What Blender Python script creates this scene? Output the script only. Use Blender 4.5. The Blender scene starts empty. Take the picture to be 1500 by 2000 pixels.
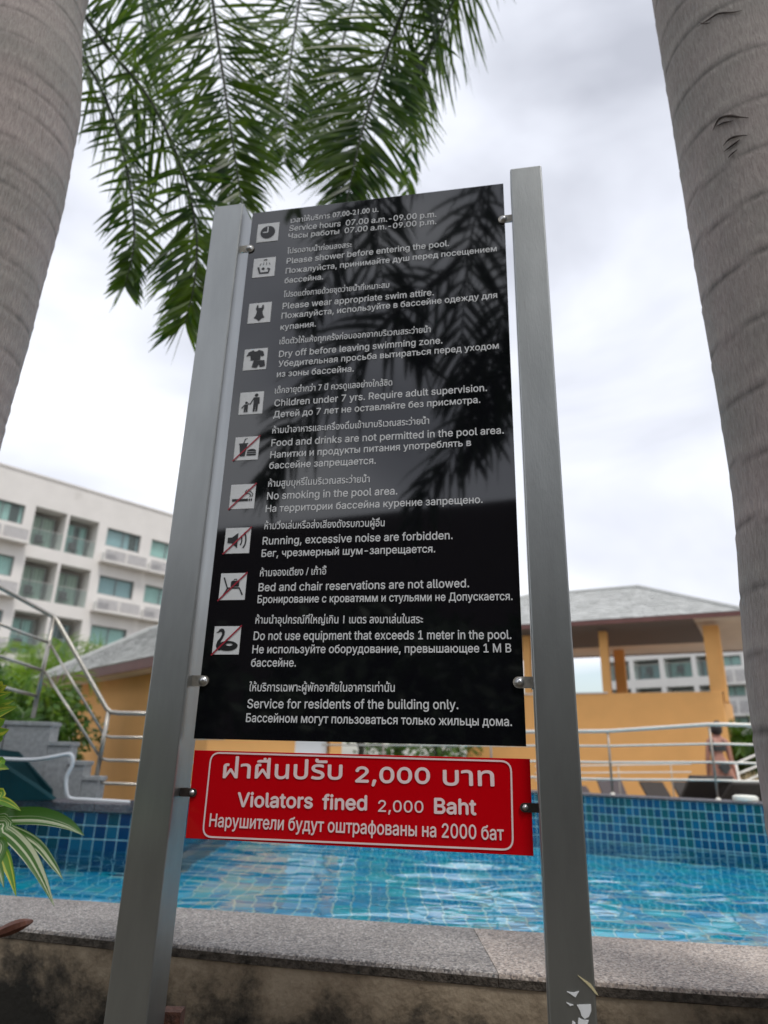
import bpy, math, random
from mathutils import Vector, Matrix, noise
random.seed(7)
PI = math.pi
S = bpy.context.scene
COL = S.collection
# ------------------------------------------------------------------ camera
FPX = 1348.0
EYE = Vector((0, 0, 1.5))
_u = Vector((104, 3786, -FPX)).normalized()
_F = Vector((0, 0, -1)); _Y = (_F - _F.dot(_u) * _u).normalized(); _X = _Y.cross(_u)
M = Matrix((_X, _Y, _u))                       # camera space -> world space
cam_d = bpy.data.cameras.new("camera"); cam = bpy.data.objects.new("camera", cam_d); COL.objects.link(cam)
cam.matrix_world = Matrix.Translation(EYE) @ M.to_4x4()
cam_d.sensor_fit = 'VERTICAL'; cam_d.sensor_height = 24; cam_d.lens = 24 * FPX / 2000
cam_d.clip_start = 0.05; cam_d.clip_end = 2000
cam_d.dof.use_dof = True; cam_d.dof.focus_distance = 1.52
cam_d.dof.aperture_fstop = 16.18 / 8.5
S.camera = cam
# ------------------------------------------------------------------ world, sun, exposure
SUN_EL, SUN_AZ = math.radians(62), math.radians(150)
W_ = bpy.data.worlds.new("World"); S.world = W_; W_.use_nodes = True
nt = W_.node_tree; N = nt.nodes; Lk = nt.links; N.clear()
def nn(tree, t, **kw):
    n = tree.nodes.new(t)
    for k, v in kw.items():
        if k == 'inp':
            for a, b in v.items(): n.inputs[a].default_value = b
        else: setattr(n, k, v)
    return n
out = nn(nt, 'ShaderNodeOutputWorld')
sky = nn(nt, 'ShaderNodeTexSky', sky_type='NISHITA', sun_disc=False, sun_elevation=SUN_EL, sun_rotation=SUN_AZ)
sky.air_density = 1.2; sky.dust_density = 1.5
tc = nn(nt, 'ShaderNodeTexCoord')
mp = nn(nt, 'ShaderNodeMapping'); mp.inputs['Scale'].default_value = (1.0, 1.0, 2.1); mp.inputs['Rotation'].default_value = (0.15, 0.35, 0.5)
Lk.new(tc.outputs['Generated'], mp.inputs[0])
n1 = nn(nt, 'ShaderNodeTexNoise', inp={'Scale': 1.9, 'Detail': 5.0, 'Roughness': 0.45, 'Distortion': 0.35})
n2 = nn(nt, 'ShaderNodeTexNoise', inp={'Scale': 1.1, 'Detail': 3.0, 'Roughness': 0.5})
Lk.new(mp.outputs[0], n1.inputs['Vector']); Lk.new(mp.outputs[0], n2.inputs['Vector'])
cr = nn(nt, 'ShaderNodeValToRGB'); e = cr.color_ramp.elements
e[0].position = 0.34; e[0].color = (0.42, 0.44, 0.505, 1)
e[1].position = 0.62; e[1].color = (0.84, 0.865, 0.92, 1)
m_ = e.new(0.47); m_.color = (0.625, 0.65, 0.725, 1)
Lk.new(n1.outputs['Fac'], cr.inputs[0])
cloud = nn(nt, 'ShaderNodeBackground', inp={'Strength': 1.0}); Lk.new(cr.outputs[0], cloud.inputs[0])
blue = nn(nt, 'ShaderNodeBackground', inp={'Strength': 0.12}); Lk.new(sky.outputs[0], blue.inputs[0])
# clouds thin out into blue low over the horizon only
sx = nn(nt, 'ShaderNodeSeparateXYZ'); Lk.new(tc.outputs['Generated'], sx.inputs[0])
lo = nn(nt, 'ShaderNodeMapRange', inp={'From Min': 0.10, 'From Max': 0.23, 'To Min': -0.14, 'To Max': 0.35}); Lk.new(sx.outputs[2], lo.inputs[0])
ad = nn(nt, 'ShaderNodeMath', operation='ADD'); Lk.new(n2.outputs['Fac'], ad.inputs[0]); Lk.new(lo.outputs[0], ad.inputs[1])
cov = nn(nt, 'ShaderNodeMapRange', inp={'From Min': 0.46, 'From Max': 0.56, 'To Min': 0.25, 'To Max': 1.0}); Lk.new(ad.outputs[0], cov.inputs[0])
mixw = nn(nt, 'ShaderNodeMixShader'); Lk.new(cov.outputs[0], mixw.inputs[0]); Lk.new(blue.outputs[0], mixw.inputs[1]); Lk.new(cloud.outputs[0], mixw.inputs[2])
Lk.new(mixw.outputs[0], out.inputs[0])
sd = bpy.data.lights.new("sun", 'SUN'); sd.energy = 1.5; sd.angle = math.radians(14); sd.color = (1, 0.96, 0.9)
sun = bpy.data.objects.new("sun", sd); COL.objects.link(sun)
_sv = Vector((math.sin(SUN_AZ) * math.cos(SUN_EL), math.cos(SUN_AZ) * math.cos(SUN_EL), math.sin(SUN_EL)))
sun.rotation_euler = _sv.to_track_quat('Z', 'Y').to_euler()
vs = S.view_settings; vs.view_transform = 'Standard'; vs.look = 'None'; vs.exposure = 0.46; vs.gamma = 1; vs.use_curve_mapping = False
S.render.engine = 'CYCLES'; S.cycles.use_denoising = True
S.cycles.max_bounces = 10; S.cycles.transmission_bounces = 8; S.cycles.transparent_max_bounces = 12
S.cycles.sample_clamp_indirect = 6

# ------------------------------------------------------------------ measuring helpers (photo pixel -> place at a real distance)
def ray(x, y): return (M @ Vector(((x - 750) / FPX, (1000 - y) / FPX, -1))).normalized()
def at(x, y, D): r = ray(x, y); return EYE + r * (D / r.y)              # on the upright plane D metres ahead
def atz(x, y, z): r = ray(x, y); return EYE + r * ((z - 1.5) / r.z)      # on the level plane z
def frame(p, ang): return Matrix.Translation(p) @ Matrix.Rotation(math.radians(ang), 4, 'Z')
def onp(fr, x, y):                                                       # local (x, z) where the ray meets the frame's xz plane
    o = fr.translation; n_ = fr.to_3x3() @ Vector((0, 1, 0)); r = ray(x, y)
    t = (o - EYE).dot(n_) / r.dot(n_); q = fr.inverted() @ (EYE + r * t); return q.x, q.z
# ------------------------------------------------------------------ materials
MATS = {}
def mat(name, col=(.5, .5, .5), rough=.6, metal=0., var=0., vscale=8., bump=0., bscale=60., stretch=(1, 1, 1), coat=0., spec=None, col2=None, detail=6, space='Object', dirt=None):
    if name in MATS: return MATS[name]
    m = bpy.data.materials.new(name); m.use_nodes = True; t = m.node_tree; b = t.nodes['Principled BSDF']
    b.inputs['Base Color'].default_value = (*col, 1); b.inputs['Roughness'].default_value = rough; b.inputs['Metallic'].default_value = metal
    b.inputs['Coat Weight'].default_value = coat
    if spec is not None: b.inputs['Specular IOR Level'].default_value = spec
    if var or bump or col2:
        c = nn(t, 'ShaderNodeTexCoord'); mpp = nn(t, 'ShaderNodeMapping'); mpp.inputs['Scale'].default_value = stretch
        t.links.new(c.outputs[space], mpp.inputs[0])
    if var or col2:
        nz = nn(t, 'ShaderNodeTexNoise', inp={'Scale': vscale, 'Detail': float(detail), 'Roughness': .6}); t.links.new(mpp.outputs[0], nz.inputs['Vector'])
        r = nn(t, 'ShaderNodeValToRGB'); el = r.color_ramp.elements; el[0].position = .32; el[1].position = .68
        c2 = col2 or tuple(min(1, x * (1 + var)) for x in col); c1 = col if col2 else tuple(x * (1 - var) for x in col)
        el[0].color = (*c1, 1); el[1].color = (*c2, 1)
        t.links.new(nz.outputs['Fac'], r.inputs[0]); last = r.outputs[0]
        if dirt:
            dz = nn(t, 'ShaderNodeTexNoise', inp={'Scale': dirt[0], 'Detail': 8., 'Roughness': .65}); t.links.new(mpp.outputs[0], dz.inputs['Vector'])
            dr = nn(t, 'ShaderNodeMapRange', inp={'From Min': dirt[1], 'From Max': dirt[1] + .16}); t.links.new(dz.outputs['Fac'], dr.inputs[0])
            mx = nn(t, 'ShaderNodeMix', data_type='RGBA'); t.links.new(dr.outputs[0], mx.inputs[0]); t.links.new(last, mx.inputs[6]); mx.inputs[7].default_value = (*dirt[2], 1); last = mx.outputs[2]
        t.links.new(last, b.inputs['Base Color'])
    if bump:
        bz = nn(t, 'ShaderNodeTexNoise', inp={'Scale': bscale, 'Detail': 4.}); t.links.new(mpp.outputs[0], bz.inputs['Vector'])
        bp = nn(t, 'ShaderNodeBump', inp={'Strength': min(1, bump), 'Distance': .01 if bump <= 1 else .01 * bump}); t.links.new(bz.outputs['Fac'], bp.inputs['Height']); t.links.new(bp.outputs[0], b.inputs['Normal'])
    MATS[name] = m; return m
def leafmat(name, c1, c2, rough=.45, trans=.35, stripes=None):
    m = bpy.data.materials.new(name); m.use_nodes = True; t = m.node_tree; b = t.nodes['Principled BSDF']; o = t.nodes['Material Output']
    c = nn(t, 'ShaderNodeTexCoord'); nz = nn(t, 'ShaderNodeTexNoise', inp={'Scale': 5., 'Detail': 3.}); t.links.new(c.outputs['Object'], nz.inputs['Vector'])
    r = nn(t, 'ShaderNodeValToRGB'); r.color_ramp.elements[0].position = .35; r.color_ramp.elements[1].position = .65
    r.color_ramp.elements[0].color = (*c1, 1); r.color_ramp.elements[1].color = (*c2, 1); t.links.new(nz.outputs['Fac'], r.inputs[0]); colo = r.outputs[0]
    if stripes:
        uv = nn(t, 'ShaderNodeUVMap'); sp = nn(t, 'ShaderNodeSeparateXYZ'); t.links.new(uv.outputs[0], sp.inputs[0])
        w = nn(t, 'ShaderNodeTexNoise', noise_dimensions='2D', inp={'Scale': 1., 'Detail': 2.}); mm = nn(t, 'ShaderNodeMapping'); mm.inputs['Scale'].default_value = (5, .12, 1)
        t.links.new(uv.outputs[0], mm.inputs[0]); t.links.new(mm.outputs[0], w.inputs['Vector'])
        rr = nn(t, 'ShaderNodeMapRange', inp={'From Min': stripes[1], 'From Max': stripes[1] + .05}); t.links.new(w.outputs['Fac'], rr.inputs[0])
        mx = nn(t, 'ShaderNodeMix', data_type='RGBA'); t.links.new(rr.outputs[0], mx.inputs[0]); t.links.new(colo, mx.inputs[6]); mx.inputs[7].default_value = (*stripes[0], 1); colo = mx.outputs[2]
    t.links.new(colo, b.inputs['Base Color']); b.inputs['Roughness'].default_value = rough
    tr = nn(t, 'ShaderNodeBsdfTranslucent'); t.links.new(colo, tr.inputs[0]); mxs = nn(t, 'ShaderNodeMixShader', inp={0: trans})
    t.links.new(b.outputs[0], mxs.inputs[1]); t.links.new(tr.outputs[0], mxs.inputs[2]); t.links.new(mxs.outputs[0], o.inputs[0])
    MATS[name] = m; return m

galv = mat('galvanised', (.31, .32, .315), .38, .92, col2=(.37, .38, .375), vscale=5, stretch=(3, 3, .6), bump=.04, bscale=90, dirt=(3.5, .70, (.20, .16, .13)))
panel_m = mat('gloss_black', (.005, .005, .007), .04, 0, spec=1.0)
red_m = mat('gloss_red', (.55, .001, .006), .09, 0, spec=.5)
white_p = mat('white_vinyl', (.72, .73, .74), .4)
letter_m = mat('letter_vinyl', (.68, .69, .70), .4)
red_letter = mat('raised_letter', (.85, .66, .66), .3)
black_p = mat('black_vinyl', (.012, .012, .013), .35)
slash_m = mat('slash_red', (.35, .01, .03), .4)
clip_m = mat('worn_steel', (.42, .39, .34), .45, .8, var=.3, vscale=60)
bolt_m = mat('bolt_steel', (.6, .6, .6), .3, .95)
dark_clip = mat('dark_clip', (.05, .04, .035), .5, .6, var=.3, vscale=80)
steel = mat('stainless', (.50, .47, .42), .30, .9, var=.08, vscale=20)
steel_w = mat('pale_tube', (.74, .71, .65), .45, .15, var=.05, vscale=20)
orange = mat('orange_paint', (.82, .43, .145), .8, var=.05, vscale=1.6, bump=.15, bscale=180, dirt=(.9, .68, (.70, .36, .115)))
hotel_m = mat('hotel_render', (.75, .72, .69), .85, var=.05, vscale=.7, bump=.1, bscale=40, dirt=(.8, .64, (.50, .47, .43)))
hotel_w = mat('hotel_white', (.72, .71, .69), .85, var=.05, vscale=.7, dirt=(.8, .64, (.55, .55, .53)))
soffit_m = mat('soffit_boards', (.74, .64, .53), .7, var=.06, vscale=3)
fascia_m = mat('fascia_brown', (.15, .062, .055), .55, var=.12, vscale=4)
shingle_m = [mat('shingle_%d' % i, tuple(x * 1.25 for x in c), .9, var=.06, vscale=9, bump=.4, bscale=220) for i, c in enumerate([(.375, .38, .37), (.41, .415, .405), (.345, .35, .34)])]
granite = mat('granite_grey', (.28, .295, .30), .7, col2=(.44, .455, .46), vscale=34, detail=9, bump=.2, bscale=200, dirt=(2.2, .62, (.21, .215, .22)))
teal_m = mat('teal_fibreglass', (.002, .034, .042), .6, var=.2, vscale=5, spec=.15)
hose_m = mat('white_hose', (.75, .78, .8), .35)
wicker = mat('dark_wicker', (.030, .022, .018), .5, var=.35, vscale=90, bump=.8, bscale=160)
wicker2 = mat('brown_wicker', (.075, .058, .06), .5, var=.3, vscale=90, bump=.8, bscale=160)
skin = mat('skin', (.42, .20, .145), .5, var=.06, vscale=12)
hair_m = mat('dark_hair', (.02, .016, .015), .5)
bikini_m = mat('dark_swimwear', (.03, .035, .035), .6)
grout = mat('grout_pale', (.60, .92, .92), .7)
curtain_m = [mat('curtain_teal', (.62, .80, .76), .8), mat('curtain_blue', (.50, .62, .68), .8), mat('curtain_cream', (.6, .6, .5), .8)]
frame_m = mat('window_frame_metal', (.20, .20, .20), .4, .5)
screen_m = mat('louvre_grey', (.44, .43, .44), .7, var=.28, vscale=5, stretch=(1, 1, 3))
door_m = mat('white_door', (.8, .82, .84), .4)
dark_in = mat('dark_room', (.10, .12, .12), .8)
cream_leg = mat('white_ac', (.7, .7, .68), .5)
rust = mat('rusty_plate', (.03, .012, .008), .85, col2=(.09, .03, .015), vscale=40, bump=.5, bscale=120)
def tilemats(pfx, cols, rough=.12):
    return [mat('%s_%d' % (pfx, i), c, rough, 0, var=.10, vscale=14, spec=.5) for i, c in enumerate(cols)]
far_tiles = tilemats('mosaic', [(.001, .075, .18), (.001, .11, .24), (.002, .115, .15), (.001, .14, .28), (.001, .095, .14), (.001, .085, .20)])
left_tiles = tilemats('navy_tile', [(.004, .045, .13), (.004, .075, .17), (.006, .07, .10), (.008, .11, .20)])
floor_tiles = tilemats('floor_tile', [(.0, .40, .70), (.002, .48, .74), (.005, .52, .68), (.0, .35, .66)], .3)
floor_grout = mat('floor_grout', (.46, .76, .78), .7)
def glassmat(name, tint, op):
    m = bpy.data.materials.new(name); m.use_nodes = True; t = m.node_tree; o = t.nodes['Material Output']; b = t.nodes['Principled BSDF']
    b.inputs['Base Color'].default_value = (*[x * .5 for x in tint], 1); b.inputs['Roughness'].default_value = .03
    tr = nn(t, 'ShaderNodeBsdfTransparent'); tr.inputs[0].default_value = (*tint, 1); mx = nn(t, 'ShaderNodeMixShader', inp={0: op})
    t.links.new(tr.outputs[0], mx.inputs[1]); t.links.new(b.outputs[0], mx.inputs[2]); t.links.new(mx.outputs[0], o.inputs[0]); return m
win_glass = glassmat('window_glass', (.90, .97, .96), .13)
bal_glass = glassmat('balcony_glass', (.92, .97, .96), .10)
# coping: washed pebble aggregate
def pebble(name, base, light):
    m = bpy.data.materials.new(name); m.use_nodes = True; t = m.node_tree; b = t.nodes['Principled BSDF']; b.inputs['Roughness'].default_value = .75
    c = nn(t, 'ShaderNodeTexCoord'); v = nn(t, 'ShaderNodeTexVoronoi', inp={'Scale': 190.}); t.links.new(c.outputs['Object'], v.inputs['Vector'])
    s = nn(t, 'ShaderNodeSeparateColor'); t.links.new(v.outputs['Color'], s.inputs[0])
    r = nn(t, 'ShaderNodeValToRGB'); el = r.color_ramp.elements; el[0].position = 0; el[0].color = (base[0] * .36, base[1] * .36, base[2] * .38, 1); el[1].position = 1; el[1].color = (*light, 1)
    q = el.new(.38); q.color = (*base, 1); q = el.new(.72); q.color = (base[0] * 1.35, base[1] * 1.28, base[2] * 1.2, 1)
    t.links.new(s.outputs[0], r.inputs[0])
    n = nn(t, 'ShaderNodeTexNoise', inp={'Scale': 3.2, 'Detail': 6.}); t.links.new(c.outputs['Object'], n.inputs['Vector'])
    mr = nn(t, 'ShaderNodeMapRange', inp={'From Min': .3, 'From Max': .7, 'To Min': .72, 'To Max': 1.12}); t.links.new(n.outputs['Fac'], mr.inputs[0])
    mx = nn(t, 'ShaderNodeMix', data_type='RGBA', blend_type='MULTIPLY', inp={0: 1.}); t.links.new(r.outputs[0], mx.inputs[6]); t.links.new(mr.outputs[0], mx.inputs[7]); t.links.new(mx.outputs[2], b.inputs['Base Color'])
    bp = nn(t, 'ShaderNodeBump', inp={'Strength': .5, 'Distance': .002}); bp.invert = True; t.links.new(v.outputs['Distance'], bp.inputs['Height']); t.links.new(bp.outputs[0], b.inputs['Normal'])
    MATS[name] = m; return m
cop_dark = pebble('washed_gravel', (.235, .22, .21), (.50, .475, .45))
cop_warm = pebble('washed_gravel_dry', (.36, .31, .275), (.66, .60, .54))
cop_lip = mat('coping_lip_stained', (.025, .021, .016), .9, col2=(.13, .11, .09), vscale=45, detail=8, bump=.8, bscale=120)
cop_far = pebble('washed_gravel_rim', (.12, .115, .13), (.25, .24, .26))
# stained concrete
def stained():
    m = bpy.data.materials.new('stained_concrete'); m.use_nodes = True; t = m.node_tree; b = t.nodes['Principled BSDF']; b.inputs['Roughness'].default_value = .9
    c = nn(t, 'ShaderNodeTexCoord')
    a = nn(t, 'ShaderNodeTexNoise', inp={'Scale': 2.6, 'Detail': 13., 'Roughness': .74, 'Distortion': .12}); t.links.new(c.outputs['Object'], a.inputs['Vector'])
    r = nn(t, 'ShaderNodeValToRGB'); el = r.color_ramp.elements; el[0].position = .36; el[0].color = (.02, .018, .014, 1); el[1].position = .62; el[1].color = (.42, .345, .25, 1)
    q = el.new(.43); q.color = (.10, .082, .06, 1); q = el.new(.51); q.color = (.27, .215, .15, 1)
    # stain colours run darker towards the foot of the wall
    sp = nn(t, 'ShaderNodeSeparateXYZ'); t.links.new(c.outputs['Object'], sp.inputs[0])
    g = nn(t, 'ShaderNodeMapRange', inp={'From Min': .62, 'From Max': .90, 'To Min': -.26, 'To Max': .045}); t.links.new(sp.outputs[2], g.inputs[0])
    ad = nn(t, 'ShaderNodeMath', operation='ADD'); t.links.new(a.outputs['Fac'], ad.inputs[0]); t.links.new(g.outputs[0], ad.inputs[1])
    t.links.new(ad.outputs[0], r.inputs[0]); t.links.new(r.outputs[0], b.inputs['Base Color'])
    f = nn(t, 'ShaderNodeTexNoise', inp={'Scale': 55., 'Detail': 8.}); t.links.new(c.outputs['Object'], f.inputs['Vector'])
    bp = nn(t, 'ShaderNodeBump', inp={'Strength': .7, 'Distance': .006}); t.links.new(f.outputs['Fac'], bp.inputs['Height']); t.links.new(bp.outputs[0], b.inputs['Normal']); return m
stained_m = stained()
def barkmat():
    m = bpy.data.materials.new('palm_bark'); m.use_nodes = True; t = m.node_tree; b = t.nodes['Principled BSDF']; b.inputs['Roughness'].default_value = .85
    c = nn(t, 'ShaderNodeTexCoord'); mp_ = nn(t, 'ShaderNodeMapping'); mp_.inputs['Scale'].default_value = (1, 1, .16); t.links.new(c.outputs['Object'], mp_.inputs[0])
    a = nn(t, 'ShaderNodeTexNoise', inp={'Scale': 170., 'Detail': 5., 'Roughness': .7, 'Distortion': .5}); t.links.new(mp_.outputs[0], a.inputs['Vector'])
    d = nn(t, 'ShaderNodeTexNoise', inp={'Scale': 3.5, 'Detail': 5.}); t.links.new(c.outputs['Object'], d.inputs['Vector'])
    r = nn(t, 'ShaderNodeValToRGB'); el = r.color_ramp.elements; el[0].position = .36; el[0].color = (.31, .272, .26, 1); el[1].position = .66; el[1].color = (.45, .405, .385, 1)
    t.links.new(a.outputs['Fac'], r.inputs[0])
    r2 = nn(t, 'ShaderNodeValToRGB'); el = r2.color_ramp.elements; el[0].position = .35; el[0].color = (.86, .88, .85, 1); el[1].position = .65; el[1].color = (1.06, 1.0, .99, 1); t.links.new(d.outputs['Fac'], r2.inputs[0])
    mx = nn(t, 'ShaderNodeMix', data_type='RGBA', blend_type='MULTIPLY', inp={0: 1.}); t.links.new(r.outputs[0], mx.inputs[6]); t.links.new(r2.outputs[0], mx.inputs[7])
    at_ = nn(t, 'ShaderNodeVertexColor', layer_name='ring'); mx2 = nn(t, 'ShaderNodeMix', data_type='RGBA', blend_type='MULTIPLY', inp={0: 1.}); t.links.new(mx.outputs[2], mx2.inputs[6]); t.links.new(at_.outputs[0], mx2.inputs[7])
    t.links.new(mx2.outputs[2], b.inputs['Base Color'])
    bp = nn(t, 'ShaderNodeBump', inp={'Strength': .8, 'Distance': .006}); t.links.new(a.outputs['Fac'], bp.inputs['Height']); t.links.new(bp.outputs[0], b.inputs['Normal']); return m
bark = barkmat()
def watermat():
    m = bpy.data.materials.new('pool_water'); m.use_nodes = True; t = m.node_tree; t.nodes.clear(); o = nn(t, 'ShaderNodeOutputMaterial')
    c = nn(t, 'ShaderNodeTexCoord'); mp_ = nn(t, 'ShaderNodeMapping'); mp_.inputs['Scale'].default_value = (.75, 1.5, 1); mp_.inputs['Rotation'].default_value = (0, 0, .12); t.links.new(c.outputs['Object'], mp_.inputs[0])
    a = nn(t, 'ShaderNodeTexNoise', inp={'Scale': 1.7, 'Detail': 1.0, 'Roughness': .35, 'Distortion': 1.1}); t.links.new(mp_.outputs[0], a.inputs['Vector'])
    b2 = nn(t, 'ShaderNodeTexNoise', inp={'Scale': 9., 'Detail': 1., 'Roughness': .4}); t.links.new(mp_.outputs[0], b2.inputs['Vector'])
    bp = nn(t, 'ShaderNodeBump', inp={'Strength': 1., 'Distance': .027}); t.links.new(a.outputs['Fac'], bp.inputs['Height'])
    bq = nn(t, 'ShaderNodeBump', inp={'Strength': 1., 'Distance': .0016}); t.links.new(b2.outputs['Fac'], bq.inputs['Height']); t.links.new(bp.outputs[0], bq.inputs['Normal'])
    g = nn(t, 'ShaderNodeBsdfGlass', inp={'Roughness': 0.0, 'IOR': 1.33}); g.inputs[0].default_value = (.95, 1, 1, 1); t.links.new(bq.outputs[0], g.inputs['Normal']); t.links.new(g.outputs[0], o.inputs[0]); return m
water_m = watermat()
frond_m = leafmat('frond_green', (.022, .068, .008), (.125, .215, .012), .36, .55)
frond_bk = leafmat('frond_dark', (.012, .035, .010), (.025, .06, .012), .5, .25)
areca_m = leafmat('areca_green', (.08, .20, .012), (.26, .40, .03), .45, .45)
areca_d = leafmat('areca_deep', (.03, .095, .010), (.10, .20, .02), .45, .4)
bush_m = leafmat('bush_green', (.03, .09, .015), (.08, .18, .03), .5, .35)
hedge_m = leafmat('hedge_dark', (.012, .035, .010), (.03, .06, .015), .6, .2)
blond_m = leafmat('dry_grass', (.42, .32, .18), (.6, .48, .28), .6, .3)
pand_m = leafmat('striped_leaf', (.045, .14, .02), (.09, .22, .03), .35, .3, stripes=((.58, .62, .42), .545))
pand_y = leafmat('yellow_striped_leaf', (.10, .26, .02), (.16, .34, .03), .35, .3, stripes=((.55, .55, .06), .55))
rachis_m = mat('rachis_green', (.06, .09, .03), .5, var=.2, vscale=10)
rachis_d = mat('rachis_dark', (.02, .028, .012), .6)
dry_leaf = mat('dry_leaf', (.14, .05, .03), .6, var=.3, vscale=40)
asph = mat('ground_soil', (.10, .085, .06), .95, var=.3, vscale=2, bump=.5, bscale=30)
deck_m = mat('deck_stone', (.30, .28, .26), .8, var=.12, vscale=4)

# ------------------------------------------------------------------ mesh builder
class MB:
    def __init__(s): s.v = []; s.f = []; s.m = []; s.uv = None; s.sm = False
    def face(s, pts, mi=0):
        i = len(s.v); s.v += [tuple(p) for p in pts]; s.f.append(tuple(range(i, i + len(pts)))); s.m.append(mi); return s
    def box(s, a, b, mi=0, R=None):
        i = len(s.v); x0, y0, z0 = a; x1, y1, z1 = b
        P = [(x0, y0, z0), (x1, y0, z0), (x1, y1, z0), (x0, y1, z0), (x0, y0, z1), (x1, y0, z1), (x1, y1, z1), (x0, y1, z1)]
        if R is not None: P = [tuple(R @ Vector(p)) for p in P]
        s.v += P
        for q in ((0, 3, 2, 1), (4, 5, 6, 7), (0, 1, 5, 4), (1, 2, 6, 5), (2, 3, 7, 6), (3, 0, 4, 7)): s.f.append(tuple(i + k for k in q)); s.m.append(mi)
        return s
    def prism(s, poly, d, mi=0, R=None):      # poly in xz (x,z), extruded y d[0]..d[1]
        n = len(poly); i = len(s.v); P = [(x, d[0], z) for x, z in poly] + [(x, d[1], z) for x, z in poly]
        if R is not None: P = [tuple(R @ Vector(p)) for p in P]
        s.v += P; s.f.append(tuple(i + k for k in range(n))); s.f.append(tuple(i + n + k for k in reversed(range(n)))); s.m += [mi, mi]
        for k in range(n): s.f.append((i + k, i + n + k, i + n + (k + 1) % n, i + (k + 1) % n)); s.m.append(mi)
        return s
    def slab(s, poly, z0, z1, mi=0):          # poly in xy
        n = len(poly); i = len(s.v); s.v += [(x, y, z0) for x, y in poly] + [(x, y, z1) for x, y in poly]
        s.f.append(tuple(i + k for k in reversed(range(n)))); s.f.append(tuple(i + n + k for k in range(n))); s.m += [mi, mi]
        for k in range(n): s.f.append((i + k, i + (k + 1) % n, i + n + (k + 1) % n, i + n + k)); s.m.append(mi)
        return s
    def tube(s, pts, r, seg=8, mi=0, cap=True):
        pts = [Vector(p) for p in pts]; n = len(pts); rr = r if isinstance(r, (list, tuple)) else [r] * n; base = len(s.v); nrm = None
        for k, p in enumerate(pts):
            t = (pts[min(k + 1, n - 1)] - pts[max(k - 1, 0)]).normalized()
            if nrm is None: nrm = t.orthogonal().normalized()
            nrm = (nrm - nrm.dot(t) * t).normalized(); bn = t.cross(nrm)
            for j in range(seg): a = 2 * PI * j / seg; s.v.append(tuple(p + (nrm * math.cos(a) + bn * math.sin(a)) * rr[k]))
        for k in range(n - 1):
            for j in range(seg):
                a = base + k * seg + j; b = base + k * seg + (j + 1) % seg; s.f.append((a, b, b + seg, a + seg)); s.m.append(mi)
        if cap: s.f.append(tuple(base + j for j in reversed(range(seg)))); s.f.append(tuple(base + (n - 1) * seg + j for j in range(seg))); s.m += [mi, mi]
        return s
    def ball(s, c, r, su=12, sv=8, mi=0):
        r = r if isinstance(r, (list, tuple)) else (r, r, r); b = len(s.v)
        for k in range(sv + 1):
            ph = PI * k / sv
            for j in range(su): th = 2 * PI * j / su; s.v.append((c[0] + r[0] * math.sin(ph) * math.cos(th), c[1] + r[1] * math.sin(ph) * math.sin(th), c[2] + r[2] * math.cos(ph)))
        for k in range(sv):
            for j in range(su): a = b + k * su + j; q = b + k * su + (j + 1) % su; s.f.append((a, a + su, q + su, q)); s.m.append(mi)
        return s
    def build(s, name, mats, parent=None, off=None, smooth=False, bevel=0.):
        me = bpy.data.meshes.new(name); v = s.v
        if off is not None: v = [(p[0] - off[0], p[1] - off[1], p[2] - off[2]) for p in v]
        me.from_pydata(v, [], s.f)
        for m in (mats if isinstance(mats, (list, tuple)) else [mats]): me.materials.append(m)
        if any(s.m): me.polygons.foreach_set('material_index', s.m)
        if smooth: me.polygons.foreach_set('use_smooth', [True] * len(s.f))
        me.update(); o = bpy.data.objects.new(name, me); COL.objects.link(o)
        if parent is not None: o.parent = parent
        if bevel:
            bv = o.modifiers.new('bevel', 'BEVEL'); bv.width = bevel; bv.segments = 2; bv.limit_method = 'ANGLE'
        return o
def thing(name, loc, label, cat, rz=0., group=None):
    o = bpy.data.objects.new(name, None); COL.objects.link(o); o.location = loc; o.rotation_euler = (0, 0, math.radians(rz)); o.empty_display_size = .2
    o['label'] = label; o['category'] = cat
    if group: o['group'] = group
    return o
def tag(o, label, cat, group=None):
    o['label'] = label; o['category'] = cat
    if group: o['group'] = group
    return o
def share(name, me, parent, loc=(0, 0, 0)):
    o = bpy.data.objects.new(name, me); COL.objects.link(o); o.parent = parent; o.location = loc; return o

# ------------------------------------------------------------------ ground, deck
g = MB(); g.face([(-600, -600, 0), (600, -600, 0), (600, 900, 0), (-600, 900, 0)]).build('ground', asph)['kind'] = 'structure'

# pool plan (water level .90, near coping .95, floor .10)
ZC, ZW, ZF = .95, .90, .10
outer = [atz(x, y, ZC) for x, y in ((0, 1806), (224, 1830), (336, 1844), (700, 1876), (1064, 1908), (1172, 1920), (1500, 1940))]
inner = [atz(x, y, ZC) for x, y in ((0, 1748), (234, 1764), (348, 1772), (700, 1797), (1060, 1822), (1500, 1850))]
outer = [Vector((-4.9, 3.05, ZC)), Vector((-2.6, 2.86, ZC))] + outer + [Vector((2.6, 1.95, ZC)), Vector((4.9, 1.85, ZC))]
inner = [Vector((-4.9, 3.6, ZC)), Vector((-2.8, 3.38, ZC))] + inner + [Vector((2.8, 2.47, ZC)), Vector((4.9, 2.40, ZC))]
def yat(poly, x):
    for a, b in zip(poly, poly[1:]):
        if a.x <= x <= b.x: k = (x - a.x) / (b.x - a.x); return a.y + (b.y - a.y) * k
    return poly[0].y if x < poly[0].x else poly[-1].y
def sm_y(poly, x): return sum(yat(poly, x + d) for d in (-.3, -.15, 0, .15, .3)) / 5
LA = atz(60, 1655, ZW); LANG = -7.81
LF = frame(Vector((LA.x, LA.y, 0)), LANG)
RA = atz(1153, 1642, ZW); RANG = -33.716
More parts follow.
